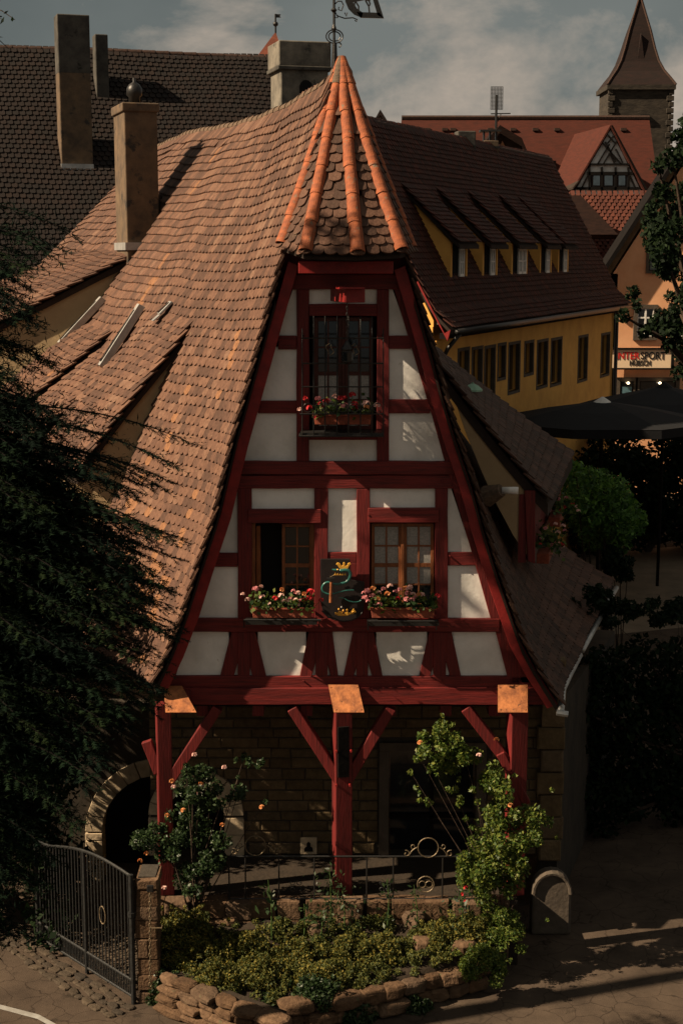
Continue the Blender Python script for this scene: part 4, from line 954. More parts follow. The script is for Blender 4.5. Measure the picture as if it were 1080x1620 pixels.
def red_house():
    Y = 84.0; T = thing('red_roof_house', 'large house under bright red roof with dark framed gable dormer in distance', 'house', (11, 84, 0))
    a = atY(641, 187, Y); b = atY(1026, 186, Y); zr = a.z; e0 = Vector((a.x - 1.4, Y - 6.5, zr - 9.5)); e1 = Vector((b.x + .3, Y - 6.5, zr - 9.5))
    part('roof_slope', MB().prism([Vector((a.x - .2, Y, zr)), Vector((b.x, Y, zr)), e1, e0], (0, .1, -.25)), M_REDROOF, T)
    part('roof_slope', MB().prism([Vector((a.x - .2, Y + .05, zr)), Vector((b.x, Y + .05, zr)), Vector((b.x, Y + 6.5, zr - 9.5)), Vector((a.x - .2, Y + 6.5, zr - 9.5))], (0, 0, -.25)), M_REDROOF, T)
    part('ridge_cap', MB().tube([Vector((a.x - .2, Y, zr + .02)), Vector((b.x, Y, zr + .02))], .13, 6), M_RIDGE, T)
    part('wall', MB().box(((a.x + b.x) / 2, Y, (zr - 9.4) / 2), (b.x - a.x - .4, 12.2, zr - 9.4)), M_CREAM, T)
    part('gable_wall', MB().prism([Vector((b.x - .5, Y - 6, zr - 9.5)), Vector((b.x - .5, Y, zr - .4)), Vector((b.x - .5, Y + 6, zr - 9.5))], (.25, 0, 0)), M_CREAM, T)
    part('gable_wall', MB().prism([Vector((a.x + .3, Y - 6, zr - 9.5)), Vector((a.x + .3, Y, zr - .4)), Vector((a.x + .3, Y + 6, zr - 9.5))], (.25, 0, 0)), M_CREAM, T)
    for x in (649, 676, 703, 716, 775, 811, 846, 880, 985):          # snow-guard and vent tiles
        fy = 206; p = atP(x, fy, Vector((a.x, Y, zr)), Vector((0, -9.5, 6.5))); part('vent_tile', MB().box(p + Vector((0, -.06, .04)), (.3, .2, .14)), M_RIDGE, T)
    p = atP(868, 262, Vector((a.x, Y, zr)), Vector((0, -9.5, 6.5))); part('roof_hatch', MB().box(p + Vector((0, -.1, .1)), (.6, .35, .3), R(20)).box(p + Vector((-.35, -.2, .2)), (.15, .15, .3)), M_GREYIRON, T)
    # gable dormer
    YG = 78.6; ap = atY(965, 197, YG); l = atY(901, 309, YG); r = atY(1022, 309, YG)
    bk = Vector((atY(908, 214, 83.0).x, 83.0, ap.z - .15)); lb = atY(866, 306, 81.5)
    dm = part('gable_dormer', MB().prism([ap + Vector((0, .1, -.2)), l + Vector((.15, .1, 0)), Vector((l.x + .15, l.y + .1, l.z - 1)), Vector((r.x - .15, r.y + .1, r.z - 1)), r + Vector((-.15, .1, 0))], (0, .25, 0)), M_PLAST, T)
    part('dormer_slope', MB().prism([ap + Vector((0, -.06, 0)), l + Vector((-.05, -.06, 0)), lb, bk], (0, 0, -.15)), M_REDROOF, dm)
    part('dormer_slope', MB().prism([ap + Vector((0, -.06, 0)), r + Vector((.05, -.06, 0)), Vector((r.x + .4, 82, r.z)), bk], (0, 0, -.15)), M_REDROOF, dm)
    part('dormer_eave', MB().prism([atY(915, 285, 78.3), atY(906, 296, 78.3), atY(868, 307, 80.5), atY(888, 303, 80.4)], (0, 0, -.1)), M_DECK, dm)
    G = lambda x, y: atY(840 + x / 4.5, 180 + y / 4.5, YG + .02)
    tb = [((568, 85), (280, 572), 16), ((568, 85), (825, 560), 16), ((410, 360), (700, 360), 12), ((395, 425), (720, 425), 20), ((320, 530), (770, 530), 14), ((525, 200), (600, 340), 8), ((610, 190), (510, 360), 8),
          ((555, 215), (470, 360), 8), ((500, 200), (640, 360), 7), ((545, 150), (600, 215), 7), ((590, 150), (540, 210), 7), ((560, 290), (590, 350), 7), ((412, 360), (412, 565), 12), ((500, 380), (500, 565), 12), ((598, 380), (598, 565), 12), ((690, 380), (690, 560), 12), ((400, 440), (340, 565), 10), ((700, 440), (750, 555), 10), ((500, 540), (545, 565), 7), ((598, 540), (560, 565), 7), ((600, 250), (650, 350), 7)]
    for (p, q, w) in tb:
        part('timber_brace', MB().beam(G(*p), G(*q), w / 4.5 * .033 * 1.1, .12, (0, 1, 0)), M_TIMD, dm)
    for (x0, x1) in ((422, 492), (508, 590), (606, 684)):
        part('window', MB().prism([G(x0, 425), G(x1, 425), G(x1, 525), G(x0, 525)], (0, -.03, 0)), M_GLASS, dm)
    for (x0, x1) in ((440, 485), (520, 575), (620, 665)):
        part('shutter', MB().prism([G(x0, 440), G(x1, 440), G(x1, 510), G(x0, 510)], (0, -.05, 0)), M_SHUT, dm)
M_SHUT = mat('blue_grey_shutter', (.05, .075, .1), None, 4, .6, .1)
red_house()

def small_houses():
    # brick-red roof between the yellow house and the peach house
    T = thing('low_roof_house', 'low house with red tile roof half in shade below the framed gable', 'house', (14, 70, 0))
    Y = 72.0; a = atY(868, 307, Y); b = atY(1090, 304, Y); zr = a.z; n = Vector((0, -1, 1.15)).normalized()
    S = lambda u, v: Vector((u, Y - v * .66, zr - v * .75))
    L_ = 5.0
    part('roof_slope', MB().grid(S, a.x - .5, b.x, 4, 0, L_, 4, -.03, .15), M_DECK, T)
    tl = Tiles('low', M_TILE_LIT, TMC); tl.lay(S, atY(905, 307, Y).x, b.x, .02, L_, w=.24, e=.22); tl.finish(T, 0)
    part('roof_back', MB().prism([Vector((a.x - .5, Y + .05, zr)), Vector((b.x, Y + .05, zr)), Vector((b.x, Y + 4, zr - 4.5)), Vector((a.x - .5, Y + 4, zr - 4.5))], (0, 0, -.15)), M_RIDGE, T)
    part('wall', MB().box(((a.x + b.x) / 2, Y - .2, (zr - 4.2) / 2), (b.x - a.x, 5.6, zr - 4.2)), M_TIMD, T)
    Y2 = 70.0; q = [atY(*p, Y2) for p in ((850, 309), (918, 309), (962, 372), (880, 372))]; q[2].y = q[3].y = 67.6
    part('shaded_roof_part', MB().prism(q, (0, .1, -.2)), M_TILE_SH, T)  # shaded part of the low roof, shade put into the tile colour
    # small dark gabled house with peach gable, behind the yellow ridge
    T = thing('peach_gable_house', 'small steep gable with peach wall peeking over the ridge beside stone chimneys', 'house', (6, 56, 0))
    Y = 56.0; ap = atY(788, 200, Y); l = atY(735, 270, Y); r = atY(842, 270, Y); zb = 4
    part('gable_wall', MB().prism([ap + Vector((.15, 0, -.5)), l + Vector((.9, 0, 0)), Vector((l.x + .9, l.y, zb)), Vector((r.x - .6, r.y, zb)), r + Vector((-.6, 0, 0))], (0, .25, 0)), M_PEACH, T)
    for e, k in ((l, -1), (r, 1)):
        m_ = ap.lerp(e, .42) + Vector((.25 if k > 0 else -.1, 0, .2 if k > 0 else 0))
        part('roof_slope', MB().prism([ap + Vector((0, -.6, 0)), m_ + Vector((0, -.6, 0)), e + Vector((0, -.6, 0)), e + Vector((0, 3, 0)), m_ + Vector((0, 3, 0)), ap + Vector((0, 3, 0))], (0, 0, -.28)), M_TILE_SH, T)
    # tiny gable to the left
    T = thing('tiny_gable_house', 'tiny gable end with dark verge just right of the hood tip', 'house', (2.4, 92, 0))
    Y = 92.0; ap = atY(601, 174, Y); l = atY(582, 208, Y); r = atY(622, 208, Y)
    part('gable_wall', MB().prism([ap + Vector((0, 0, -.3)), l + Vector((.3, 0, 0)), Vector((l.x + .3, l.y, 6)), Vector((r.x - .3, r.y, 6)), r + Vector((-.3, 0, 0))], (0, .3, 0)), M_CREAM, T)
    for e in (l, r): part('roof_slope', MB().prism([ap + Vector((0, -.4, 0)), e + Vector((0, -.4, 0)), e + Vector((0, 6, 0)), ap + Vector((0, 6, 0))], (0, 0, -.3)), M_SPIRE, T)
M_TILE_LIT = mat('distant_red_tile', ONE, (.7, .68, .66), 6, .85, .3, tint=[(0.0720, 0.0210, 0.0132), (0.0900, 0.0270, 0.0168), (0.1140, 0.0330, 0.0192)])
M_TILE_SH = mat('shaded_tile_roof', (.02, .01, .0075), (.011, .006, .005), 3, .95, .6, stretch=(1, 1, 4), spec=.1)  # darker tile copy with shade put into its colour
small_houses()

def towers():
    Y = 118.0; T = thing('stone_tower', 'tall rubble stone tower with pointed red tile spire at upper right', 'tower', (24, Y, 0))
    x0, x1 = atY(961, 140, Y).x, atY(1067, 140, Y).x; zt = atY(1013, 138, Y).z; w = x1 - x0; cx = (x0 + x1) / 2; cy = Y + w / 2
    sh = part('shaft', MB().box((cx, cy, zt / 2), (w - .35, w - .35, zt)), M_TOWER, T)
    # corner stones big enough to tell apart
    for i in range(26):
        for sx in (-1, 1):
            z = zt - .35 - i * .45; L_ = .55 if i % 2 else .38; part('quoin', MB().box((cx + sx * (w / 2 - L_ / 2 - .03), Y + .12, z), (L_, .18, .38)), M_TOWER, sh, bevel=.04)
    part('window_opening', MB().box((cx + .3, Y + .02, zt - 2.1), (.7, .2, .2)), M_DARK, sh)
    part('eave_moulding', MB().box((cx, cy, zt + .02), (w + .12, w + .12, .35)), M_TOWER, T)
    za = atY(1018, -2, Y + w / 2).z; prof_ = [(1.0, 0), (.86, .08), (.69, .17), (.55, .28), (.44, .42), (.31, .62), (.02, 1)]
    v = MB(); hw = (w + .1) / 2; n = len(v.v); hh = za - zt - .1
    for (k, f) in prof_:
        for (sx, sy) in ((-1, -1), (1, -1), (1, 1), (-1, 1)): v.v.append((cx + .03 * w * f + sx * hw * k, cy + sy * hw * k, zt + .15 + hh * f))
    for i in range(len(prof_) - 1):
        for k in range(4): v.f.append((i * 4 + k, i * 4 + (k + 1) % 4, i * 4 + 4 + (k + 1) % 4, i * 4 + 4 + k))
    part('spire', v, M_SPIRE, T)
    for (sx, sy) in ((-1, -1), (1, -1)):
        part('spire_hip', MB().tube([Vector((cx + .03 * w * f + sx * hw * k, cy + sy * hw * k, zt + .2 + hh * f)) for k, f in prof_], .09, 5), M_RIDGE, T)
    c = Vector((cx + .1, cy - hw * .45, zt + hh * .33)); part('lucarne', MB().prism([c + Vector((-.25, -.2, 0)), c + Vector((.25, -.2, 0)), c + Vector((0, -.0, 1.9))], (0, .6, 0)), M_SPIRE, T)
    Y = 80.0; T = thing('turret', 'little red pyramid turret roof with ball and flag vane beside the broad chimney', 'turret', (-4, Y, 0))
    l = atY(403, 99, Y); r = atY(452, 99, Y); ap = atY(436, 50, Y); cx = (l.x + r.x) / 2; w = r.x - l.x
    v = MB(); v.v = [(l.x, Y - w / 2, l.z), (r.x, Y - w / 2, l.z), (r.x, Y + w / 2, l.z), (l.x, Y + w / 2, l.z), (ap.x, Y, ap.z)]; v.f = [(0, 1, 4), (1, 2, 4), (2, 3, 4), (3, 0, 4), (3, 2, 1, 0)]
    part('pyramid_roof', v, M_SPIRE2, T); part('turret_body', MB().box((cx, Y, l.z / 2), (w * .86, w * .86, l.z)), M_TOWER, T)
    t = atY(434, 22, Y); part('finial_rod', MB().tube([ap - Vector((0, 0, .2)), Vector((ap.x, Y, t.z))], .05, 5), M_IRON, T)
    part('finial_ball', MB().lathe((ap.x, Y, atY(434, 38, Y).z), [(.02, -.14), (.11, -.08), (.14, 0), (.11, .08), (.02, .14)], 8), M_IRON, T, True)
    part('flag', MB().prism([Vector((ap.x, Y, t.z)), Vector((ap.x + .27, Y, t.z - .02)), Vector((ap.x + .22, Y, t.z - .1)), Vector((ap.x + .27, Y, t.z - .18)), Vector((ap.x, Y, t.z - .18))], (0, .03, 0)), M_IRON, T)
M_SPIRE2 = mat('red_turret_tile', (.16, .045, .025), (.1, .03, .018), 2, .9, .6, stretch=(1, 1, 4), bscale=5)
towers()

def text_mesh(s, size, loc, m, name, parent, bold=.012, w=None):
    cu = bpy.data.curves.new(name, 'FONT'); cu.body = s; cu.size = size; cu.extrude = .01; cu.offset = bold; o = bpy.data.objects.new(name, cu); COL.objects.link(o)
    o.rotation_euler = (R(90), 0, 0); bpy.context.view_layer.update()
    me = bpy.data.meshes.new_from_object(o.evaluated_get(bpy.context.evaluated_depsgraph_get())); bpy.data.objects.remove(o)
    xs = [v.co.x for v in me.vertices]; W_ = max(xs) - min(xs); sx = (w / W_) if w else 1
    me.transform(Matrix.Translation(loc) @ Matrix.Rotation(R(90), 4, 'X') @ Matrix.Diagonal((sx, 1, 1, 1)) @ Matrix.Translation((-min(xs), 0, 0))); me.name = name
    me.materials.clear(); return link(name, me, m, parent)
def peach_house():
    Y = 64.0; T = thing('peach_house', 'peach plastered gabled house with shop front, half behind the right hand tree', 'house', (15, Y, 0))
    lb = atY(952, 433, Y); t1 = atY(1078, 238, Y); d = (t1 - lb).normalized(); t1 = lb + d * 10.2
    # wall with window openings as framed panels; the gable rakes up to the right
    part('gable_wall', MB().prism([Vector((lb.x + .35, Y, 0)), Vector((t1.x * 2 - lb.x, Y, 0)), Vector((t1.x * 2 - lb.x, Y, lb.z)), t1 + Vector((0, 0, -.4)), Vector((lb.x + .35, Y, lb.z - .0))], (0, .3, 0)), M_PEACH, T)
    up_ = Vector((-d.z, 0, d.x))
    for q, o_ in ((M_PEACH_SOF, -.42), (M_TIMD, 0)):
        part('verge_soffit' if o_ else 'verge_roof', MB().prism([lb - d * .9 + up_ * (o_ + .05), t1 + up_ * (o_ + .05), t1 + up_ * (o_ + .4), lb - d * .9 + up_ * (o_ + .4)], (0, .7 if o_ else -.5, 0)) if o_ else MB().prism([lb - d * .9 + Vector((0, -.5, 0)), t1 + Vector((0, -.5, 0)), t1 + Vector((0, -.5, 0)) + up_ * .16, lb - d * .9 + Vector((0, -.5, 0)) + up_ * .16], (0, 1.6, 0)), q, T)
    part('roof_slope', MB().prism([t1 + Vector((0, -.5, .1)), Vector((t1.x * 2 - lb.x, Y - .5, lb.z)), Vector((t1.x * 2 - lb.x, Y + 9, lb.z)), t1 + Vector((0, 9, .1))], (0, 0, -.2)), M_TILE_SH, T)
    part('side_wall', MB().box((lb.x + .5, Y + 4, lb.z / 2), (.3, 8, lb.z)), M_PEACH, T)
    def win(x0, y0, x1, y1, m, name='window', cols=2, rows=3, trim=M_GREYST, tr=.16):
        a = atY(x0, y0, Y - .04); b = atY(x1, y1, Y - .04); f = MB()
        for (p, q, r_, s) in ((a.x - tr, a.x, b.z - tr, a.z + tr), (b.x, b.x + tr, b.z - tr, a.z + tr), (a.x, b.x, a.z, a.z + tr), (a.x, b.x, b.z - tr, b.z)):
            f.box(((p + q) / 2, Y - .02, (r_ + s) / 2), (q - p, .14, s - r_))
        w = part(name, f, trim, T); c = MB()
        for i in range(cols + 1): c.box((a.x + (b.x - a.x) * i / cols, Y - .03, (a.z + b.z) / 2), (.07, .06, a.z - b.z))
        for j in range(rows + 1): c.box(((a.x + b.x) / 2, Y - .03, b.z + (a.z - b.z) * j / rows), (b.x - a.x, .05, .06))
        part('sash', c, m, w); part('pane', MB().box(((a.x + b.x) / 2, Y - .008, (a.z + b.z) / 2), (b.x - a.x, .01, a.z - b.z)), M_GLASS, w)
        return w
    win(1027, 380, 1054, 428, M_TIMD, tr=.12); win(1008, 488, 1032, 532, M_WHITE, cols=2, rows=3)
    win(1062, 488, 1088, 532, M_WHITE)
    w1 = win(980, 603, 1000, 650, M_TIMD, 'shop_window', 1, 1); w2 = win(1011, 603, 1066, 660, M_TIMD, 'shop_door', 1, 1)
    part('display', MB().box((atY(990, 620, Y).x, Y - .05, atY(990, 617, Y).z), (.42, .02, .28)), M_SHOPB, w1)
    part('display', MB().box((atY(990, 630, Y).x, Y - .05, atY(990, 628, Y).z), (.42, .02, .2)), M_WHITE, w1)
    for (x, y) in ((993, 606), (1043, 606)):
        p = atY(x, y, Y - .2); part('shop_lamp', MB().lathe(p, [(.02, -.05), (.06, -.02), (.06, .02), (.02, .05)], 8), M_BULB, T)
    s = thing('shop_sign', 'cream board with red and black sports shop lettering above the shop windows', 'sign', atY(1020, 568, Y - .3))
    a = atY(962, 553, Y - .3); b = atY(1060, 582, Y - .3)
    part('sign_face', MB().box(((a.x + b.x) / 2, Y - .25, (a.z + b.z) / 2), (b.x - a.x, .1, a.z - b.z)), M_SIGN, s)
    f = MB()
    for (p, q, r_, t) in ((a.x - .08, b.x + .12, a.z, a.z + .07), (a.x - .08, b.x + .12, b.z - .07, b.z), (b.x, b.x + .12, b.z, a.z)): f.box(((p + q) / 2, Y - .27, (r_ + t) / 2), (q - p, .2, t - r_))
    part('sign_frame', f, M_TIMD, s)
    zz = atY(1000, 568, Y - .31).z; x0 = atY(974, 568, Y - .31).x; xm = atY(1011, 568, Y - .31).x; x1 = atY(1050, 568, Y - .31).x
    text_mesh('INTER', .42, (x0, Y - .31, zz), M_SRED, 'lettering', s, .007, xm - x0); text_mesh('SPORT', .42, (xm + .04, Y - .31, zz), M_SBLK, 'lettering', s, .007, x1 - xm)
    xa, xb = atY(995, 578, Y - .31).x, atY(1028, 578, Y - .31).x
    text_mesh('HÜBSCH', .3, (xa, Y - .31, atY(1000, 578, Y - .31).z), M_SBLK, 'lettering', s, .004, xb - xa)
M_PEACH_SOF = mat('weathered_soffit_board', (.17, .1, .05), (.1, .065, .035), 3, .9, .3)
peach_house()

# ================================================================== STREET BEHIND RIGHT
def parasols():
    for i, (px, py, Y, hw, lab) in enumerate(((952, 636, 43.0, 2.7, 'black square market parasol with small white finial beside the yellow wall'), (1050, 612, 46.0, 3.4, 'larger black market parasol in front of the sports shop, nearer the right edge'))):
        ap = atY(px, py, Y); ze = atY(px, 676, Y - hw * .6).z
        T = thing('market_parasol', lab, 'parasol', (ap.x, Y, 0), 'black parasols over the cafe yard')
        v = MB(); n = 8; 
        for r_, z in ((.06, ap.z), (hw * .5, ap.z - (ap.z - ze) * .42), (hw, ze)):
            for k in range(n):
                a = 2 * math.pi * (k + .5) / n; q = r_ * (1 if k % 1 == 0 else .97); v.v.append((ap.x + q * 1.15 * math.cos(a), Y + q * math.sin(a), z))
        for r_ in range(2):
            for k in range(n): v.f.append((r_ * n + k, r_ * n + (k + 1) % n, r_ * n + n + (k + 1) % n, r_ * n + n + k))
        cp = part('canopy', v, M_PARA, T); s = cp.modifiers.new('s', 'SOLIDIFY'); s.thickness = .03
        vl = MB()
        for k in range(n):
            a, b = v.v[2 * n + k], v.v[2 * n + (k + 1) % n]; vl.poly([a, b, (b[0], b[1], b[2] - .22), (a[0], a[1], a[2] - .22)])
        part('valance', vl, M_PARA, T); part('pole', MB().tube([(ap.x, Y, 0), (ap.x, Y, ap.z)], .05, 8), M_TIMD, T)
        part('finial', MB().lathe((ap.x, Y, ap.z - .02), [(.28, 0), (.2, .06), (.03, .17)], 10), M_WHITE if i == 0 else M_PARA, T)
        for k in range(n):
            a = v.v[2 * n + k]; part('rib', MB().tube([Vector((ap.x, Y, ap.z - .1)), Vector(a) - Vector((0, 0, .03))], .018, 4), M_TIMD, T)
parasols()
def chairs():
    def chair(loc, rz, lab):
        T = thing('cafe_chair', lab, 'chair', loc, 'folding chairs in the cafe yard'); Mx = Matrix.Rotation(rz, 3, 'Z'); L_ = Vector(loc)
        P = lambda x, y, z: L_ + Mx @ Vector((x, y, z))
        for k in range(4): part('seat_slat', MB().beam(P(-.2, -.16 + k * .11, .46), P(.2, -.16 + k * .11, .46), .02, .08), M_GREYIRON, T)
        for k in range(2): part('back_slat', MB().beam(P(-.2, .24, .66 + k * .14), P(.2, .24, .66 + k * .14), .02, .08), M_GREYIRON, T)
        for sx in (-.2, .2):
            part('leg', MB().tube([P(sx, -.2, 0), P(sx, .18, .5), P(sx, .25, .88)], .014, 6), M_GREYIRON, T); part('leg', MB().tube([P(sx, .25, 0), P(sx, -.18, .46)], .014, 6), M_GREYIRON, T)
    for i, (px, py, rz) in enumerate(((945, 812, .4), (965, 800, 1.9), (1000, 805, -1.0))):
        p = atZ(px, py, 0); chair((p.x, p.y, 0), rz, ('metal folding chair nearest the green shrub under the parasols', 'metal folding chair in the middle under the black parasols', 'rightmost metal folding chair under the black parasols')[i])
chairs()
def street():
    S_ = []
    a = [atZ(*q, .012) for q in ((880, 880), (1100, 862), (1200, 980), (905, 1010))]; structure('pavement', MB().prism(a, (0, 0, -.01)), M_PAVE)
    t = thing('wooden_planter', 'low brown wooden planter tub behind the green shrub', 'planter', atZ(1010, 835, 0)); c = atZ(1012, 835, 0)
    for k in range(7): part('plank', MB().box((c.x - .72 + k * .24, c.y, .3), (.22, .06, .6)), M_WOODP, t)
    part('planter_box', MB().box((c.x, c.y + .45, .28), (1.6, .8, .56)), M_WOODP, t)
M_PAVE = mat('pale_paving', (.22, .17, .12), (.15, .12, .085), 1.5, .95, .3, spots=((.1, .08, .06), .7, .62)); M_WOODP = mat('brown_planter_wood', (.12, .06, .03), None, 5, .8, .3)
street()

# ================================================================== METALWORK, BOXES AND SIGNS ON THE SMITHY
def weathervane():
    Y = 21.5; P = lambda x, y, k=Y: atY(x, y, k)
    T = thing('weather_vane', 'black wrought iron weather vane with scrolls and pierced horse banner on the hood tip', 'weather vane', P(528, 100))
    part('post_sleeve', MB().tube([P(529, 108), P(529, 68)], .045, 8, r1=.032), M_IRON, T); part('rod', MB().tube([P(528.5, 70), P(528, -40)], .018, 8), M_IRON, T)
    part('collar', MB().lathe(P(528, 16), [(.02, -.03), (.045, 0), (.02, .03)], 8), M_IRON, T); part('collar', MB().lathe(P(528, 45), [(.02, -.05), (.035, 0), (.02, .05)], 8), M_IRON, T)
    for sx in (-1, 1):
        for k in (0, 1):
            c = P(529, 60); r = .115 - .035 * k
            part('scroll', MB().tube([c + Vector((sx * (r * math.sin(a)) , 0, .02 + .09 * math.cos(a) * (1 - .3 * k))) for a in [q * math.pi / 9 for q in range(10)]], .009, 5), M_IRON, T)
        c = P(529 + sx * 7, 71); part('scroll', MB().tube([c + Vector((sx * .03 * math.cos(a), 0, .03 * math.sin(a))) for a in [q * .6 - 1.6 for q in range(7)]], .009, 5), M_IRON, T)
    for nm, B in (('banner_frame', [(545, -40), (546, 2), (551, 14), (560, 23), (572, 28), (574, 20), (565, 14), (559, 5), (556, -10), (555, -40)]), ('banner_bar', [(564, 19), (600, 20), (607, 29), (570, 28)]), ('banner_edge', [(578, -40), (585, -40), (607, 29), (597, 24)])):
        part(nm, MB().prism([P(*q) for q in B], (0, .02, 0)), M_IRON, T)
    hs = MB(); 
    for leg in ([(561, 2), (560, 12), (561, 20)], [(562, 2), (567, 10), (567, 20)], [(578, 1), (583, 10), (584, 20)], [(583, 0), (585, 6), (584, 9)]): hs.tube([P(*q, Y + .01) for q in leg], .012, 5)
    hs.prism([P(*q) for q in ((558, 3), (558, -8), (553, -20), (558, -24), (563, -12), (582, -12), (588, -2), (584, 2), (576, 0), (566, 2))], (0, .02, 0))
    part('horse_figure', hs, M_IRON, T)
    for pts in ([(529, 17), (533, 25), (545, 29), (558, 28), (565, 31), (564, 34), (561, 32)], [(530, 6), (534, 2), (540, 2), (543, 8), (540, 17), (535, 15), (536, 11)], [(529, 20), (530, 28), (534, 28), (534, 24)], [(545, 20), (548, 26), (549, 20)]):
        part('scroll', MB().tube([P(*q) for q in pts], .009, 5), M_IRON, T)
weathervane()

def flower_box(name, label, x0, x1, ytop, ybot, Y, spots, lf, dens, green=None, spill=0):
    a = atY(x0, ytop, Y); b = atY(x1, ybot, Y); T = thing(name, label, 'flower box', ((a.x + b.x) / 2, Y, b.z), 'geranium boxes at the windows')
    h = a.z - b.z; w = b.x - a.x; cx = (a.x + b.x) / 2
    part('planter', MB().prism([Vector((a.x + .02, Y, b.z)), Vector((b.x - .02, Y, b.z)), Vector((b.x, Y, a.z)), Vector((a.x, Y, a.z))], (0, .2, 0)), M_TERRA, T, bevel=.008)
    part('planter_rim', MB().box((cx, Y + .1, a.z), (w + .03, .24, .03)), M_TERRA, T, bevel=.006)
    part('soil', MB().box((cx, Y + .1, a.z + .008), (w - .04, .16, .03)), M_SOIL, T)
    pts = np.array([(RNG.uniform(a.x - .02, b.x + .02), Y + .08 + RNG.normal() * .09, a.z + abs(RNG.normal()) * .09 - (.05 if RNG.random() < .25 else 0)) for _ in range(dens)])
    link('foliage', leaf_mesh('foliage', pts, .06, M_GER, aspect=.95), None, T)
    for (x, y, r, m) in spots:
        p = atY(x, y, Y - .03 + random.uniform(-.05, .08)); blossom(p, r * 1.25, m, T); 
        part('flower_stem', MB().tube([p, Vector((p.x * .8 + cx * .2, Y + .08, a.z))], .004, 4), M_STEM, T)
    return T
M_GER = mat('geranium_leaves', ONE, (.7, .8, .7), 12, .6, 0, tint=[(.012, .03, .01), (.03, .065, .015), (.08, .12, .02), (.13, .14, .03)], transl=.25)
M_STEM = mat('green_stem', (.05, .09, .02), None, 8, .6, 0)
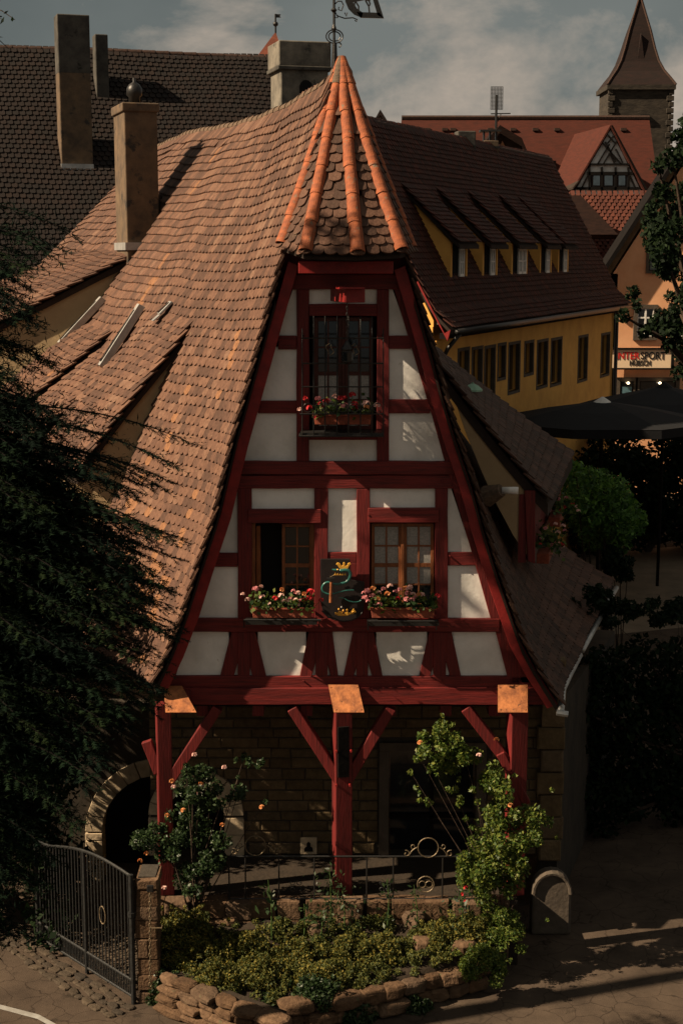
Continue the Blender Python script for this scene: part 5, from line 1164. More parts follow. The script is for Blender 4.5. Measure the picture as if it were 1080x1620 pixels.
def boxes():
    pk, pl, cr, og = M_PINK, M_PALE, M_CRIM, M_ORNG; r = .045
    B = lambda L_: [(x, y, rr, m) for (x, y, rr, m) in L_]
    T = flower_box('flower_box', 'terracotta box of pink and red geraniums below the open left window', 398, 494, 963, 978, 20.6,
        B([(404, 932, r, pk), (413, 928, .03, pl), (384, 940, .03, pl), (392, 949, .04, pl), (415, 945, .045, pl), (435, 947, .045, cr), (446, 933, .035, og), (445, 943, .045, pl), (449, 951, .03, pl), (455, 950, .035, pl), (464, 935, .03, pk), (468, 939, .035, pk), (472, 938, .035, pl), (481, 940, .035, og), (491, 937, .055, cr), (490, 946, .05, cr), (481, 950, .045, cr), (468, 950, .04, pl), (476, 951, .035, pk), (471, 957, .03, pl), (508, 950, .035, cr), (427, 955, .025, pl), (460, 946, .03, pk)]), M_GER, 420)
    part('iron_bracket', MB().tube([atY(386, 981, 20.55), atY(508, 981, 20.55)], .018, 6).tube([atY(386, 992, 20.7), atY(386, 981, 20.55), atY(386, 981, 20.95)], .012, 5).tube([atY(505, 992, 20.7), atY(505, 981, 20.55), atY(505, 981, 20.95)], .012, 5).box((atY(445, 987, 20.7).x, 20.72, atY(445, 986, 20.6).z), (1.0, .22, .05)), M_IRON, T)
    T = flower_box('flower_box', 'terracotta box heaped with pale pink geraniums below the closed right window', 586, 688, 963, 978, 20.6,
        B([(581, 935, r, pk), (590, 932, r, og), (606, 932, .035, pk), (617, 928, .045, pl), (577, 946, r, pk), (589, 943, r, pk), (599, 938, .035, pl), (613, 940, .045, og), (597, 948, .04, og), (600, 956, .04, pk), (629, 947, .035, cr), (625, 936, .035, pk), (632, 933, .035, pk), (640, 931, .04, og), (646, 933, .045, pl), (648, 929, .04, pl), (645, 939, .045, pk), (653, 940, .035, pl), (643, 948, .045, pk), (651, 949, .04, pk), (662, 942, .045, og), (667, 941, .04, pl), (692, 943, .045, cr), (582, 951, .03, pk), (657, 945, .035, pk), (575, 938, .03, pk)]), M_GER, 460)
    part('iron_bracket', MB().tube([atY(582, 983, 20.55), atY(692, 983, 20.55)], .018, 6).tube([atY(582, 996, 20.7), atY(582, 983, 20.55), atY(582, 983, 20.95)], .012, 5).tube([atY(690, 996, 20.7), atY(690, 983, 20.55), atY(690, 983, 20.95)], .012, 5).box((atY(637, 989, 20.7).x, 20.72, atY(637, 988, 20.6).z), (1.0, .22, .05)), M_IRON, T)
    T = flower_box('flower_box', 'terracotta box of red and pink geraniums inside the iron window guard', 496, 588, 656, 672, 20.66,
        B([(482, 631, .04, cr), (490, 646, .045, cr), (474, 648, .035, pl), (503, 631, .045, pk), (506, 640, .04, cr), (516, 635, .045, cr), (519, 634, .04, pk), (530, 629, .05, pl), (539, 631, .05, cr), (544, 630, .045, cr), (557, 625, .05, cr), (545, 643, .055, pk), (561, 640, .055, cr), (562, 647, .045, cr), (579, 639, .055, pl), (580, 644, .04, og), (596, 642, .05, pl), (511, 645, .035, cr), (498, 660, .03, cr), (503, 664, .03, cr)]), M_GER, 260)
    # boxes on the right shed dormer's windows, seen past the verge
    for (p0, lab, sp) in (((868, 812), 'geranium box under the far window of the dark right dormer', [(883, 790, .05, pk), (895, 788, .05, pk), (877, 799, .045, cr), (905, 797, .045, cr), (912, 802, .05, pl), (914, 808, .045, pl), (892, 803, .05, cr), (884, 807, .05, cr)]),
                       ((850, 868), 'geranium box under the near window of the dark right dormer', [(862, 836, .05, pk), (878, 829, .045, pl), (890, 832, .05, pl), (882, 842, .05, pl), (893, 840, .045, pk), (856, 853, .05, pk), (853, 861, .045, cr), (880, 857, .055, pk), (888, 862, .05, cr), (891, 866, .045, pl), (872, 862, .05, pk)])):
        Y = 24.6 if p0[1] > 840 else 26.2; a = atY(*p0, Y); T = thing('flower_box', lab, 'flower box', a, 'geranium boxes at the windows')
        part('planter', MB().box(a + Vector((.12, 0, -.08)), (.2, .9, .17), R(-12)), M_TERRA, T, bevel=.01)
        pts = np.array([(a.x + .15 + RNG.normal() * .14, Y + RNG.normal() * .35, a.z + .1 + abs(RNG.normal()) * .12 - (.15 if RNG.random() < .3 else 0)) for _ in range(260)]); link('foliage', leaf_mesh('foliage', pts, .075, M_GER, aspect=.95), None, T)
        for (x, y, r_, m) in sp: blossom(atY(x, y, Y - .15 + random.uniform(-.2, .2)), r_, m, T)
    a = atY(45, 872, 24.5); T = thing('flower_box', 'red geraniums glimpsed through the conifer at the far left window', 'flower box', a, 'geranium boxes at the windows')
    part('planter', MB().box(a + Vector((0, .1, -.12)), (.6, .25, .17)), M_TERRA, T)
    for i in range(16): blossom(a + Vector((random.uniform(-.3, .3), random.uniform(-.1, .1), random.uniform(-.06, .14))), .045, random.choice((cr, cr, pk)), T)
boxes()

def guild_sign():
    Y = 20.78; q = lambda x, y, k=Y: atY(490 + x * 110 / 1080, 860 + y * 110 / 1080, k)
    T = thing('guild_sign', 'dark wrought sign with gilded crown, green serpent, hammer and golden horn between the windows', 'sign', q(500, 1100))
    bd = [(165, 240), (620, 240), (640, 560), (850, 600), (850, 900), (830, 1060), (760, 1140), (640, 1190), (520, 1205), (400, 1190), (280, 1140), (200, 1060), (165, 900)]
    part('back_board', MB().prism([q(x, y, Y + .06) for x, y in bd], (0, .04, 0)), M_SIGNB, T, bevel=.006)
    part('top_rail', MB().tube([q(150, 238), q(860, 236)], .012, 6).tube([q(200, 238), q(200, 190)], .01, 5).tube([q(795, 236), q(795, 185)], .01, 5), M_IRONG, T)
    part('lower_band', MB().tube([q(x, y) for x, y in ((180, 1040), (280, 1140), (400, 1190), (530, 1206), (660, 1188), (760, 1135), (815, 1065))], .008, 6), M_GREYIRON, T)
    cr = [(470, 400), (430, 340), (405, 325), (430, 295), (470, 310), (490, 350), (510, 345), (515, 300), (530, 290), (548, 302), (550, 345), (575, 345), (590, 305), (625, 298), (645, 325), (620, 330), (585, 400)]
    part('crown', MB().prism([q(x, y, Y - .02) for x, y in cr], (0, .03, 0)), M_GOLD, T, bevel=.005)
    sn = [(460, 425), (560, 412), (610, 430), (630, 480), (610, 550), (560, 600), (480, 622), (400, 628), (290, 600), (225, 625), (190, 690), (215, 750), (290, 785), (370, 780), (460, 752), (570, 728), (690, 722)]
    def smooth(P, n=4):
        o = []
        for i in range(len(P) - 1):
            p0, p1, p2, p3 = P[max(0, i - 1)], P[i], P[i + 1], P[min(len(P) - 1, i + 2)]
            for k in range(n):
                t = k / n; o.append(tuple(.5 * ((2 * p1[j]) + (-p0[j] + p2[j]) * t + (2 * p0[j] - 5 * p1[j] + 4 * p2[j] - p3[j]) * t * t + (-p0[j] + 3 * p1[j] - 3 * p2[j] + p3[j]) * t ** 3) for j in (0, 1)))
        return o + [P[-1]]
    part('serpent', MB().tube([q(x, y, Y - .03) for x, y in smooth(sn)], .026, 8, r1=.009), M_GREEN, T, True)
    part('serpent_tail', MB().tube([q(x, y, Y - .02) for x, y in smooth([(450, 840), (530, 850), (600, 890), (690, 908), (760, 900), (800, 878)])], .007, 6, r1=.011), M_GREEN, T, True)
    part('serpent_jaw', MB().tube([q(x, y, Y - .03) for x, y in ((440, 410), (380, 408), (345, 400))], .02, 6, r1=.008), M_GREEN, T); part('serpent_eye', MB().lathe(q(430, 405, Y - .06), [(.003, -.014), (.014, 0), (.003, .014)], 8), M_GOLD, T)
    for k in range(5): x = 392 + k * 38; part('tooth', MB().prism([q(x - 18, 490, Y - .03), q(x + 16, 490, Y - .03), q(x + 4, 455, Y - .03)], (0, .02, 0)), M_GOLD, T)
    part('tongue', MB().tube([q(375, 490), q(315, 520)], .005, 5), M_IRONG, T)
    part('hammer_handle', MB().tube([q(332, 590, Y - .06), q(322, 915, Y - .06)], .018, 8, r1=.022), M_HANDLE, T); part('hammer_head', MB().prism([q(x, y, Y - .08) for x, y in ((260, 535), (385, 535), (375, 560), (350, 592), (300, 592), (275, 560))], (0, .05, 0)), M_IRON, T, bevel=.005)
    part('horn_bell', MB().lathe((0, 0, 0), [(.001, 0), (.06, 0), (.065, .01), (.05, .02), (.02, .04)], 12), M_GOLD, T)
    hb = T.children[-1]; hb.data.transform(Matrix.Translation(q(340, 1035, Y - .04)) @ Matrix.Rotation(R(-90), 4, 'X') @ Matrix.Rotation(R(180), 4, 'Y') if False else Matrix.Translation(q(340, 1035, Y - .05)) @ Matrix.Rotation(R(-90), 4, 'X'))
    part('horn_tube', MB().tube([q(x, y, Y - .03) for x, y in smooth([(390, 1080), (450, 1100), (540, 1105), (630, 1085), (690, 1045)])], .019, 8, r1=.014), M_GOLD, T, True)
    part('horn_mouth', MB().prism([q(x, y, Y - .04) for x, y in ((620, 1080), (680, 1010), (720, 1065), (650, 1100))], (0, .03, 0)), M_GOLD, T, bevel=.004)
    for (x, y, r) in ((450, 1020, .018), (520, 1040, .018), (578, 1030, .02), (490, 985, .012)): part('horn_key', MB().lathe(q(x, y, Y - .05), [(.002, -r), (r, 0), (.002, r)], 8), M_GOLD if x != 490 else M_WHITE, T, True)
    part('horn_band', MB().prism([q(x, y, Y - .06) for x, y in ((435, 1060), (510, 1062), (510, 1120), (435, 1120))], (0, .03, 0)), M_GOLD, T); part('horn_band', MB().prism([q(x, y, Y - .06) for x, y in ((540, 1070), (590, 1065), (590, 1118), (540, 1120))], (0, .03, 0)), M_GOLD, T)
M_SIGNB = mat('sign_board_black', (.016, .012, .012), None, 6, .5, .1); M_HANDLE = mat('hammer_wood', (.36, .12, .04), (.22, .07, .03), 12, .6, .1)
guild_sign()

def lantern():
    Y = 20.35; T = thing('hanging_lantern', 'small black iron lantern hanging on a chain before the guarded window', 'lantern', atY(549, 575, Y))
    a, b = atY(549, 480, Y), atY(549, 540, Y); n = 12
    for i in range(n):
        c = a.lerp(b, (i + .5) / n); r = (a.z - b.z) / n * .62; ax = Vector((1, 0, 0)) if i % 2 else Vector((0, 1, 0))
        part('chain_link', MB().tube([c + ax * .45 * r * math.cos(t) + Vector((0, 0, r * math.sin(t))) for t in [k * math.pi / 4 for k in range(8)]], .005, 4, True), M_IRON, T)
    part('lantern_body', MB().lathe(atY(549, 557, Y), [(.03, -.16), (.07, -.13), (.075, .02), (.09, .04), (.05, .1), (.015, .15)], 8), M_IRON, T); part('glass', MB().lathe(atY(549, 557, Y), [(.078, -.11), (.082, 0)], 8), M_GLASS, T)
lantern()

# ================================================================== TERRACE, WALLS, GATE, RAILING
def bankz(y): return .26 + .46 * min(1, max(0, (y - 18.8) / 1.75)) ** 1.2
FRONT = [(p.x, p.y) for p in [atZ(*q, .42) for q in ((262, 1540), (320, 1562), (385, 1588), (452, 1600), (470, 1582), (540, 1572), (620, 1556), (700, 1536), (758, 1520), (830, 1500))]]
def yfront(x):
    if x <= FRONT[0][0]: return FRONT[0][1]
    for (a, b), (c, d) in zip(FRONT, FRONT[1:]):
        if x <= c: return b + (d - b) * (x - a) / (c - a)
    return FRONT[-1][1]
def atbank(px, py):
    z = .5
    for _ in range(12): p = atZ(px, py, z); z = bankz(p.y)
    return p
def terrace():
    y0 = 20.62
    structure('terrace', MB().box((-.2, (y0 + 26) / 2, ZT / 2 - .01), (5.5, 26 - y0, ZT)), M_SOIL)
    T = thing('terrace_wall', 'low pale stone kerb wall under the iron railing', 'wall', (.2, y0, .6))
    x = -2.9
    while x < 2.4:
        w = random.uniform(.3, .6); 
        for (z, h) in ((ZT - .2, .26), (ZT - .5, .28), (ZT - .82, .3)): stone((x + random.uniform(-.05, .05), y0 - .1 + random.uniform(-.03, .03), z), (w - .02, h), .25, T, M_ROCK, rough=.02)
        x += w
    # earth bank
    def S(a, b):
        x = -2.75 + a * 5.1; y = 20.6 - b * (20.6 - yfront(x) - .1); z = bankz(y); return Vector((x, y, z + .03 * math.sin(a * 23 + b * 9)))
    structure('garden_bank', MB().grid(S, 0, 1, 24, 0, 1, 8, 0, .5), M_SOIL, True)
    def wall(name, lab, top, base_z, rows, d=.3, cap=None):
        T = thing(name, lab, 'wall', (top[len(top) // 2].x, top[len(top) // 2].y, base_z))
        L = [0]
        for a, b in zip(top, top[1:]): L.append(L[-1] + (b - a).length)
        def at(s):
            for i in range(len(top) - 1):
                if s <= L[i + 1]: return top[i].lerp(top[i + 1], (s - L[i]) / (L[i + 1] - L[i])), (top[i + 1] - top[i]).normalized()
            return top[-1], (top[-1] - top[-2]).normalized()
        for r_ in range(rows):
            s = random.uniform(-.1, 0)
            while s < L[-1]:
                w = random.uniform(.24, .5); c, dr = at(max(0, s + w / 2)); h = (c.z - base_z) / rows; z = c.z - h * (r_ + .5); k = cap and r_ == 0
                rock((c.x, c.y - .03 * r_ + random.uniform(-.02, .02), z), w * (.62 if k else .56), T, name='wall_stone', sq=(1, .62, (h / w) * (.85 if k else .95)), rz=math.atan2(dr.y, dr.x) + random.gauss(0, .1)); s += w * .93
        core = MB()
        for a, b in zip(top, top[1:]):
            core.prism([Vector((a.x, a.y + .02, base_z)), Vector((b.x, b.y + .02, base_z)), Vector((b.x, b.y + .02, b.z - .06)), Vector((a.x, a.y + .02, a.z - .06))], (0, d, 0))
        part('wall_core', core, M_SOIL, T)
        return T
    top1 = [atZ(*q, .5) for q in ((262, 1540), (320, 1562), (385, 1588), (452, 1612))]
    wall('dry_stone_wall', 'lit rough stone wall at the bottom left below cushion plants', top1, 0, 4)
    top2 = [atZ(*q, .4) for q in ((455, 1580), (540, 1572), (620, 1556), (700, 1536), (758, 1520))]
    wall('garden_ledge_wall', 'curved stone ledge wall sweeping right below the middle plants', top2, 0, 2, cap=1)
    for (px, py, z, r, lab) in ((500, 1478, .62, .15, 'pale rock in the soil left of the middle plants'), (668, 1497, .5, .17, 'pale rock right of centre in the rock garden'), (598, 1512, .45, .13, 'small pale rock in the middle of the rock garden'), (735, 1503, .46, .19, 'rounded rock near the right shrub'), (365, 1460, .75, .12, 'small rock behind the left cushion plants'), (655, 1460, .7, .2, 'broad flat rock under the railing'), (740, 1495, .5, .14, 'light rock beside the rounded one at right'), (545, 1462, .74, .14, 'flat stone near the porch post')):
        p = atbank(px, py); rr = rock(p + Vector((0, 0, r * .3)), r, None, name='garden_rock', sq=(1, .8, .6)); tag(rr, lab, 'rock', 'rocks in the rock garden')
terrace()
def gate_and_pillar():
    T = thing('gate_pillar', 'squarish rough sandstone gate pillar lit on its front beside the iron gate', 'pillar', (atZ(232, 1598, 0).x, 19.55, 0))
    x0 = atY(217, 1500, 19.45).x; x1 = atY(250, 1500, 19.45).x; z = .0; zt = atY(232, 1386, 19.45).z
    while z < zt - .05:
        h = min(random.uniform(.16, .32), zt - z); w = (x1 - x0)
        if random.random() < .4 and h > .2: stone((x0, 19.45, z), (w * .55, h - .012), .5, T, M_ROCK, 'pillar_stone', .018); stone((x0 + w * .57, 19.45, z), (w * .43, h - .012), .5, T, M_ROCK, 'pillar_stone', .018)
        else: stone((x0 + random.uniform(-.015, .015), 19.45, z), (w, h - .012), .5, T, M_ROCK, 'pillar_stone', .02)
        z += h
    part('pillar_core', MB().box(((x0 + x1) / 2, 19.75, zt / 2 - .02), (w - .05, .42, zt - .05)), M_MORT, T)
    C = thing('hanging_chain', 'rusty chain hanging down the right edge of the gate pillar', 'chain', atY(240, 1590, 19.38)); a, b = atY(238, 1408, 19.36), atY(238, 1560, 19.36); n = 26
    for i in range(n):
        c = a.lerp(b, (i + .5) / n); r = (a.z - b.z) / n * .62; ax = Vector((1, 0, 0)) if i % 2 else Vector((0, 1, 0))
        part('chain_link', MB().tube([c + ax * .5 * r * math.cos(t) + Vector((0, 0, r * math.sin(t))) for t in [k * math.pi / 4 for k in range(8)]], .007, 4, True), M_IRONG, C)
    part('padlock', MB().box(a + Vector((0, 0, .02)), (.09, .04, .1)), M_IRON, C, bevel=.01); part('hook', MB().tube([atY(238, 1468, 19.36), atY(256, 1468, 19.36), atY(257, 1464, 19.36)], .01, 5), M_IRONG, C)
    T = thing('iron_gate', 'long grey iron bar gate beside the pillar at lower left', 'gate', (-3.6, 20.3, 0))
    pr = atZ(212, 1588, 0); pl = atZ(62, 1492, 0); tr = atY(212, 1386, pr.y); tlz = atY(62, 1345, pl.y).z
    def P(f, z): return Vector((pr.x + (pl.x - pr.x) * f, pr.y + (pl.y - pr.y) * f, z))
    zt = lambda f: tr.z + (tlz + .15 - tr.z) * f + .12 * math.sin(math.pi * min(1, f * 1.2))
    part('gate_post', MB().tube([P(0, 0), P(0, zt(0) + .02)], .035, 8).tube([P(0, 1.28), P(0, 1.34)], .055, 8), M_GREYIRON, T); part('gate_post', MB().tube([P(.47, .02), P(.47, zt(.47))], .03, 8), M_GREYIRON, T); part('gate_post', MB().tube([P(1, .02), P(1, zt(1))], .035, 8), M_GREYIRON, T)
    part('top_rail', MB().tube([P(i / 12, zt(i / 12)) for i in range(13)], .022, 6), M_GREYIRON, T)
    for z in (.1, .34): part('bottom_rail', MB().tube([P(0, z), P(1, z)], .02, 6), M_GREYIRON, T)
    n = 30
    for i in range(1, n):
        f = i / n
        if abs(f - .47) < .015: continue
        part('gate_bar', MB().tube([P(f, .1), P(f, zt(f))], .0115, 6), M_GREYIRON, T)
    for i in range(1, 2 * n, 2): part('dog_bar', MB().tube([P(i / (2 * n), .1), P(i / (2 * n), .34)], .009, 5), M_GREYIRON, T)
    c = P(.29, 1.06); part('gate_ring', MB().tube([c + (P(1, 0) - P(0, 0)).normalized() * .075 * math.cos(a) + Vector((0, -.02, .13 * math.sin(a))) for a in [k * math.pi / 7 for k in range(14)]], .009, 6, True), M_IRONG, T)
    # cobble strip in front of the gate
    K = thing('cobble_strip', 'narrow strip of lit cobbles along the foot of the iron gate', 'cobbles', (-3.6, 19.9, 0))
    d = (pl - pr).normalized(); nrm = Vector((d.y, -d.x, 0)); nrm = nrm if nrm.y < 0 else -nrm; L_ = (pl - pr).length
    for r_ in range(3):
        s = -.15
        while s < L_ + .3:
            w = random.uniform(.12, .24); c = pr + d * (s + w / 2) + nrm * (.12 + r_ * .16 + random.uniform(-.03, .03)); rock((c.x, c.y, .012), w * .52, K, M_COBB, 'cobble', (1, .62, .25), math.atan2(d.y, d.x) + random.gauss(0, .15)); s += w
    for r_ in range(7):
        s = .3
        while s < L_ + .3:
            w = random.uniform(.13, .22); c = pr + d * (s + w / 2) - nrm * (.12 + r_ * .15); rock((c.x, c.y, .012), w * .52, K, M_COBB, 'cobble', (1, .62, .25), math.atan2(d.y, d.x) + random.gauss(0, .1)); s += w
gate_and_pillar()
def cellar_arch():
    Y = 23.6; cx = atY(258, 1320, Y).x; zs = atY(258, 1318, Y).z; ri = cx - atY(160, 1318, Y).x; ri = ri * .98; ro = ri + .28
    T = thing('arched_wall', 'dim rendered wall with a wide pale stone arch behind the left porch post', 'wall', (cx, Y, 0))
    P = lambda r, a, y=Y: Vector((cx + r * math.cos(a), y, zs + r * math.sin(a)))
    for k in range(13):
        a0, a1 = math.pi * k / 13, math.pi * (k + 1) / 13 - .015; part('arch_stone', MB().prism([P(ri, a0), P(ro, a0), P(ro, a1), P(ri, a1)], (0, .35, 0)), M_TRIM, T, bevel=.01)
    for sx in (-1, 1):
        z = 0
        while z < zs - .05:
            h = min(.35, zs - z); part('jamb_stone', MB().box((cx + sx * (ri + ro) / 2, Y + .17, z + h / 2), (ro - ri, .35, h - .015)), M_TRIM, T, bevel=.01); z += h
    n = 16; top = zs + ro + .9; w = MB(); q = [P(ro, math.pi * k / n, Y + .05) for k in range(n + 1)]
    for a, b in zip(q, q[1:]): w.prism([a, b, Vector((b.x, b.y, top)), Vector((a.x, a.y, top))], (0, .3, 0))
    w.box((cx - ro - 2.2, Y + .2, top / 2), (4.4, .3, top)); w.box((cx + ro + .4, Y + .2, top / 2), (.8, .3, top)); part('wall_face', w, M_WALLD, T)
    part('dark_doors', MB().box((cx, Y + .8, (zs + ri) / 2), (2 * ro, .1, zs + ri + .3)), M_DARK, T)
cellar_arch()
def railing():
    Y = 20.66; T = thing('iron_railing', 'low black iron railing with brass coloured scrolls across the porch', 'railing', (.2, Y, ZT)); zt = atY(540, 1355, Y).z; zb = ZT + .06
    x0, x1 = atY(362, 1355, Y).x, atY(765, 1355, Y).x
    part('top_rail', MB().tube([(x0, Y, zt), (x1, Y, zt)], .016, 6), M_IRON, T); part('bottom_rail', MB().tube([(x0, Y, zb), (x1, Y, zb)], .014, 6), M_IRON, T)
    for px in (362, 388, 441, 497, 580, 622, 700, 765): x = atY(px, 1355, Y).x; part('baluster', MB().tube([(x, Y, ZT - .02), (x, Y, zt)], .012, 6), M_IRON, T)
    def scroll(cx, py, s):
        c = atY(cx, py, Y - .01); k = .0092 * s
        A = lambda x, y: c + Vector((x * k, 0, y * k))
        g = part('scroll_ring', MB().tube([A(16 * math.cos(a), 16 * math.sin(a)) for a in [q * math.pi / 10 for q in range(20)]], .009, 6, True), M_IRONG, T)
        for sx in (-1, 1):
            part('scroll_curl', MB().tube([A(sx * (18 + 4 * math.sin(t) + t * 3.6), -4 - t * 2.0 + 4 * math.cos(t * 1.3)) for t in [q * .35 for q in range(12)]], .009, 6), M_IRONG, T)
            part('scroll_curl', MB().tube([A(sx * (34 + (6 - q * .45) * math.cos(1.2 + q * .62)), -10 + (6 - q * .45) * math.sin(1.2 + q * .62)) for q in range(11)], .008, 6), M_IRONG, T)
            part('scroll_curl', MB().tube([A(sx * (23 + (5 - q * .4) * math.cos(-2 + q * .6)), 2 + (5 - q * .4) * math.sin(-2 + q * .6)) for q in range(10)], .007, 6), M_IRONG, T)
    scroll(677, 1341, 1.0); scroll(404, 1338, 1.0)
    c = atY(673, 1399, Y - .02); part('rosette', MB().tube([c + Vector((.12 * math.cos(a), 0, .12 * math.sin(a))) for a in [q * math.pi / 9 for q in range(18)]], .01, 6, True).tube([c + Vector((.05 * math.cos(a) - .05, 0, .05 * math.sin(a))) for a in [q * math.pi / 6 for q in range(12)]], .008, 5, True).tube([c + Vector((.05 * math.cos(a) + .05, 0, .05 * math.sin(a))) for a in [q * math.pi / 6 for q in range(12)]], .008, 5, True), M_IRONG, T)
    for px in (468, 609):
        c = atY(px, 1402, Y - .02)
        for sx in (-1, 1):
            for sy in (-1, 1): part('scroll_curl', MB().tube([c + Vector((sx * (.055 + (.045 - q * .003) * math.cos(q * .55 + 2.4)), 0, sy * (.05 + (.045 - q * .003) * math.sin(q * .55 + 2.4)))) for q in range(11)], .0065, 5), M_GREYIRON, T)
    T = thing('wall_plaque', 'small framed relief picture fixed to the stone wall left of the middle post', 'plaque', atY(488, 1352, 22.3)); a, b = atY(475, 1326, 22.32), atY(501, 1352, 22.32)
    part('plaque_frame', MB().box(((a.x + b.x) / 2, 22.35, (a.z + b.z) / 2), (b.x - a.x, .05, a.z - b.z)), M_TRIM, T, bevel=.006)
    m = Vector(((a.x + b.x) / 2, 22.315, (a.z + b.z) / 2)); part('relief_figure', MB().prism([m + Vector(q) for q in ((-.07, 0, -.08), (.07, 0, -.08), (.06, 0, -.02), (.03, 0, .0), (.03, 0, .05), (0, 0, .08), (-.03, 0, .05), (-.03, 0, 0), (-.06, 0, -.02))], (0, -.012, 0)), M_TIMD, T)
    T = thing('guard_stone', 'round topped dark guard stone at the right corner of the house', 'stone', atZ(872, 1480, 0)); c = atZ(872, 1484, 0)
    q = [(-.3, 0), (.3, 0)] + [(.3 * math.cos(a), .62 + .3 * math.sin(a)) for a in [k * math.pi / 10 for k in range(11)]]
    part('stone_slab', MB().prism([c + Vector((x, .1, z * 1.1)) for x, z in q], (0, .25, 0)), M_GREYST, T, bevel=.04); part('stone_band', MB().tube([c + Vector((x * .93, .08, z * 1.08)) for x, z in q[2:]], .03, 6), M_GREYST, T)
railing()

# ================================================================== VEGETATION
def inside(poly, x, y):
    c = False; j = len(poly) - 1
    for i in range(len(poly)):
        (xi, yi), (xj, yj) = poly[i], poly[j]
        if (yi > y) != (yj > y) and x < (xj - xi) * (y - yi) / (yj - yi) + xi: c = not c
        j = i
    return c
def strip_mesh(name, P, D, Nn, L_, Wd, m, tint):
    """thin needle triangles: P roots, D directions, Nn side vectors"""
    n = len(P); V = np.stack([P - Nn * Wd[:, None] * .5, P + Nn * Wd[:, None] * .5, P + D * L_[:, None]], 1).reshape(-1, 3)
    me = bpy.data.meshes.new(name); me.vertices.add(3 * n); me.vertices.foreach_set('co', V.ravel()); me.loops.add(3 * n); me.loops.foreach_set('vertex_index', np.arange(3 * n, dtype=np.int32))
    me.polygons.add(n); me.polygons.foreach_set('loop_start', np.arange(0, 3 * n, 3, dtype=np.int32)); me.polygons.foreach_set('loop_total', np.full(n, 3, np.int32)); me.update()
    a = me.attributes.new('tint', 'FLOAT', 'POINT'); a.data.foreach_set('value', np.repeat(tint, 3).astype(np.float32)); me.materials.append(m); return me
def conifer(name, label, trunk, ztop, sil, nbr, ydepth, group=None, extra=()):
    """sil: outline the crown keeps to, as seen along the survey camera; every branch has its own depth"""
    T = thing(name, label, 'tree', (trunk[0], trunk[1], 0), group)
    part('trunk', MB().tube([(trunk[0], trunk[1], 0), (trunk[0] + .05, trunk[1], ztop * .5), (trunk[0], trunk[1], ztop)], .26, 10, r1=.04), M_BARK, T)
    RP, RD, RN, RT = [], [], [], []; limbs = MB()
    tips = list(extra)
    while len(tips) < nbr:
        px = random.uniform(-120, 300); py = random.uniform(360, 1520); Y = random.uniform(*ydepth)
        if inside(sil, px, py): tips.append((px, py, Y))
    for (px, py, Y) in tips:
        tip = atY(px, py, Y); hd = math.hypot(tip.x - trunk[0], tip.y - trunk[1]); root = Vector((trunk[0], trunk[1], tip.z + hd * random.uniform(.02, .22)))
        ctl = root.lerp(tip, .6) + Vector((0, 0, hd * .12 + .1)); N_ = max(6, int(hd / .13)); pts = []
        for i in range(N_ + 1): f = i / N_; pts.append(root.lerp(ctl, f).lerp(ctl.lerp(tip, f), f))
        limbs.tube(pts, .02, 4, r1=.004)
        tone = random.random() ** 1.6
        for i in range(int(N_ * .3), N_ + 1):
            f = i / N_; base = pts[i]; ax = (pts[min(N_, i + 1)] - pts[i - 1]).normalized()
            for sgn in (-1, 1, 0):
                side = Vector((0, 0, 1)).cross(ax).normalized() * sgn; d = (side * .8 + ax * .8 + Vector((0, 0, -.05 + random.uniform(-.3, .25)))).normalized() if sgn else (ax + Vector((0, 0, random.uniform(-.5, .1)))).normalized()
                ln = random.uniform(.14, .34) * (1.15 - f * .5); q = base.copy(); k = max(4, int(ln / .022)); v = d.copy()
                for j in range(k):
                    v = (v + Vector((0, 0, .012))).normalized(); q = q + v * (ln / k); sd = v.cross(Vector((random.gauss(0, .35), random.gauss(0, .35), 1))).normalized()
                    for s2 in (-1, 1):
                        dd = (sd * s2 + v * .95).normalized(); RP.append(q[:]); RD.append(dd[:]); RN.append(v[:]); RT.append(tone)
    n = len(RP); RT = np.clip(np.array(RT) + RNG.normal(size=n) * .12, 0, 1)
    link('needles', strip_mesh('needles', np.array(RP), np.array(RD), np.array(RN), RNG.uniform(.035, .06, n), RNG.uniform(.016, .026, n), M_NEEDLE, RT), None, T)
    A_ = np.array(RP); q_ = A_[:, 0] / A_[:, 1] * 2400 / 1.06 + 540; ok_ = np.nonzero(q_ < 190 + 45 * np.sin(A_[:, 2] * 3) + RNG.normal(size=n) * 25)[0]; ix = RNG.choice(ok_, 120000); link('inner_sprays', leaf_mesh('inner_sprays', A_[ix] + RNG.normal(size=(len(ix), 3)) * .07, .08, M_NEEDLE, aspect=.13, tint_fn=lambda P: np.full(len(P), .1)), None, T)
    part('branches', limbs, M_TIMD, T, kind='stuff'); print('needles', n)
    return T
SIL = [(-120, 400), (10, 420), (100, 375), (45, 470), (85, 560), (40, 620), (125, 665), (90, 730), (180, 760), (300, 700), (262, 770), (215, 800), (278, 850), (262, 905), (285, 985), (262, 1060), (236, 1130), (190, 1185), (140, 1230), (112, 1330), (62, 1380), (50, 1450), (40, 1500), (-120, 1530)]
conifer('conifer_tree', 'large dark needled tree filling the left side in front of the tiled roof', (-4.7, 15.6), 10.6, SIL, 760, (14.4, 16.7),
        extra=[(300, 700, 15.5), (275, 735, 15.4), (255, 770, 15.6), (240, 748, 15.3), (112, 368, 15.9), (97, 395, 15.8), (284, 852, 16), (270, 880, 15.7), (284, 990, 16.2), (262, 930, 15.8), (276, 960, 16), (258, 1040, 16.2)])

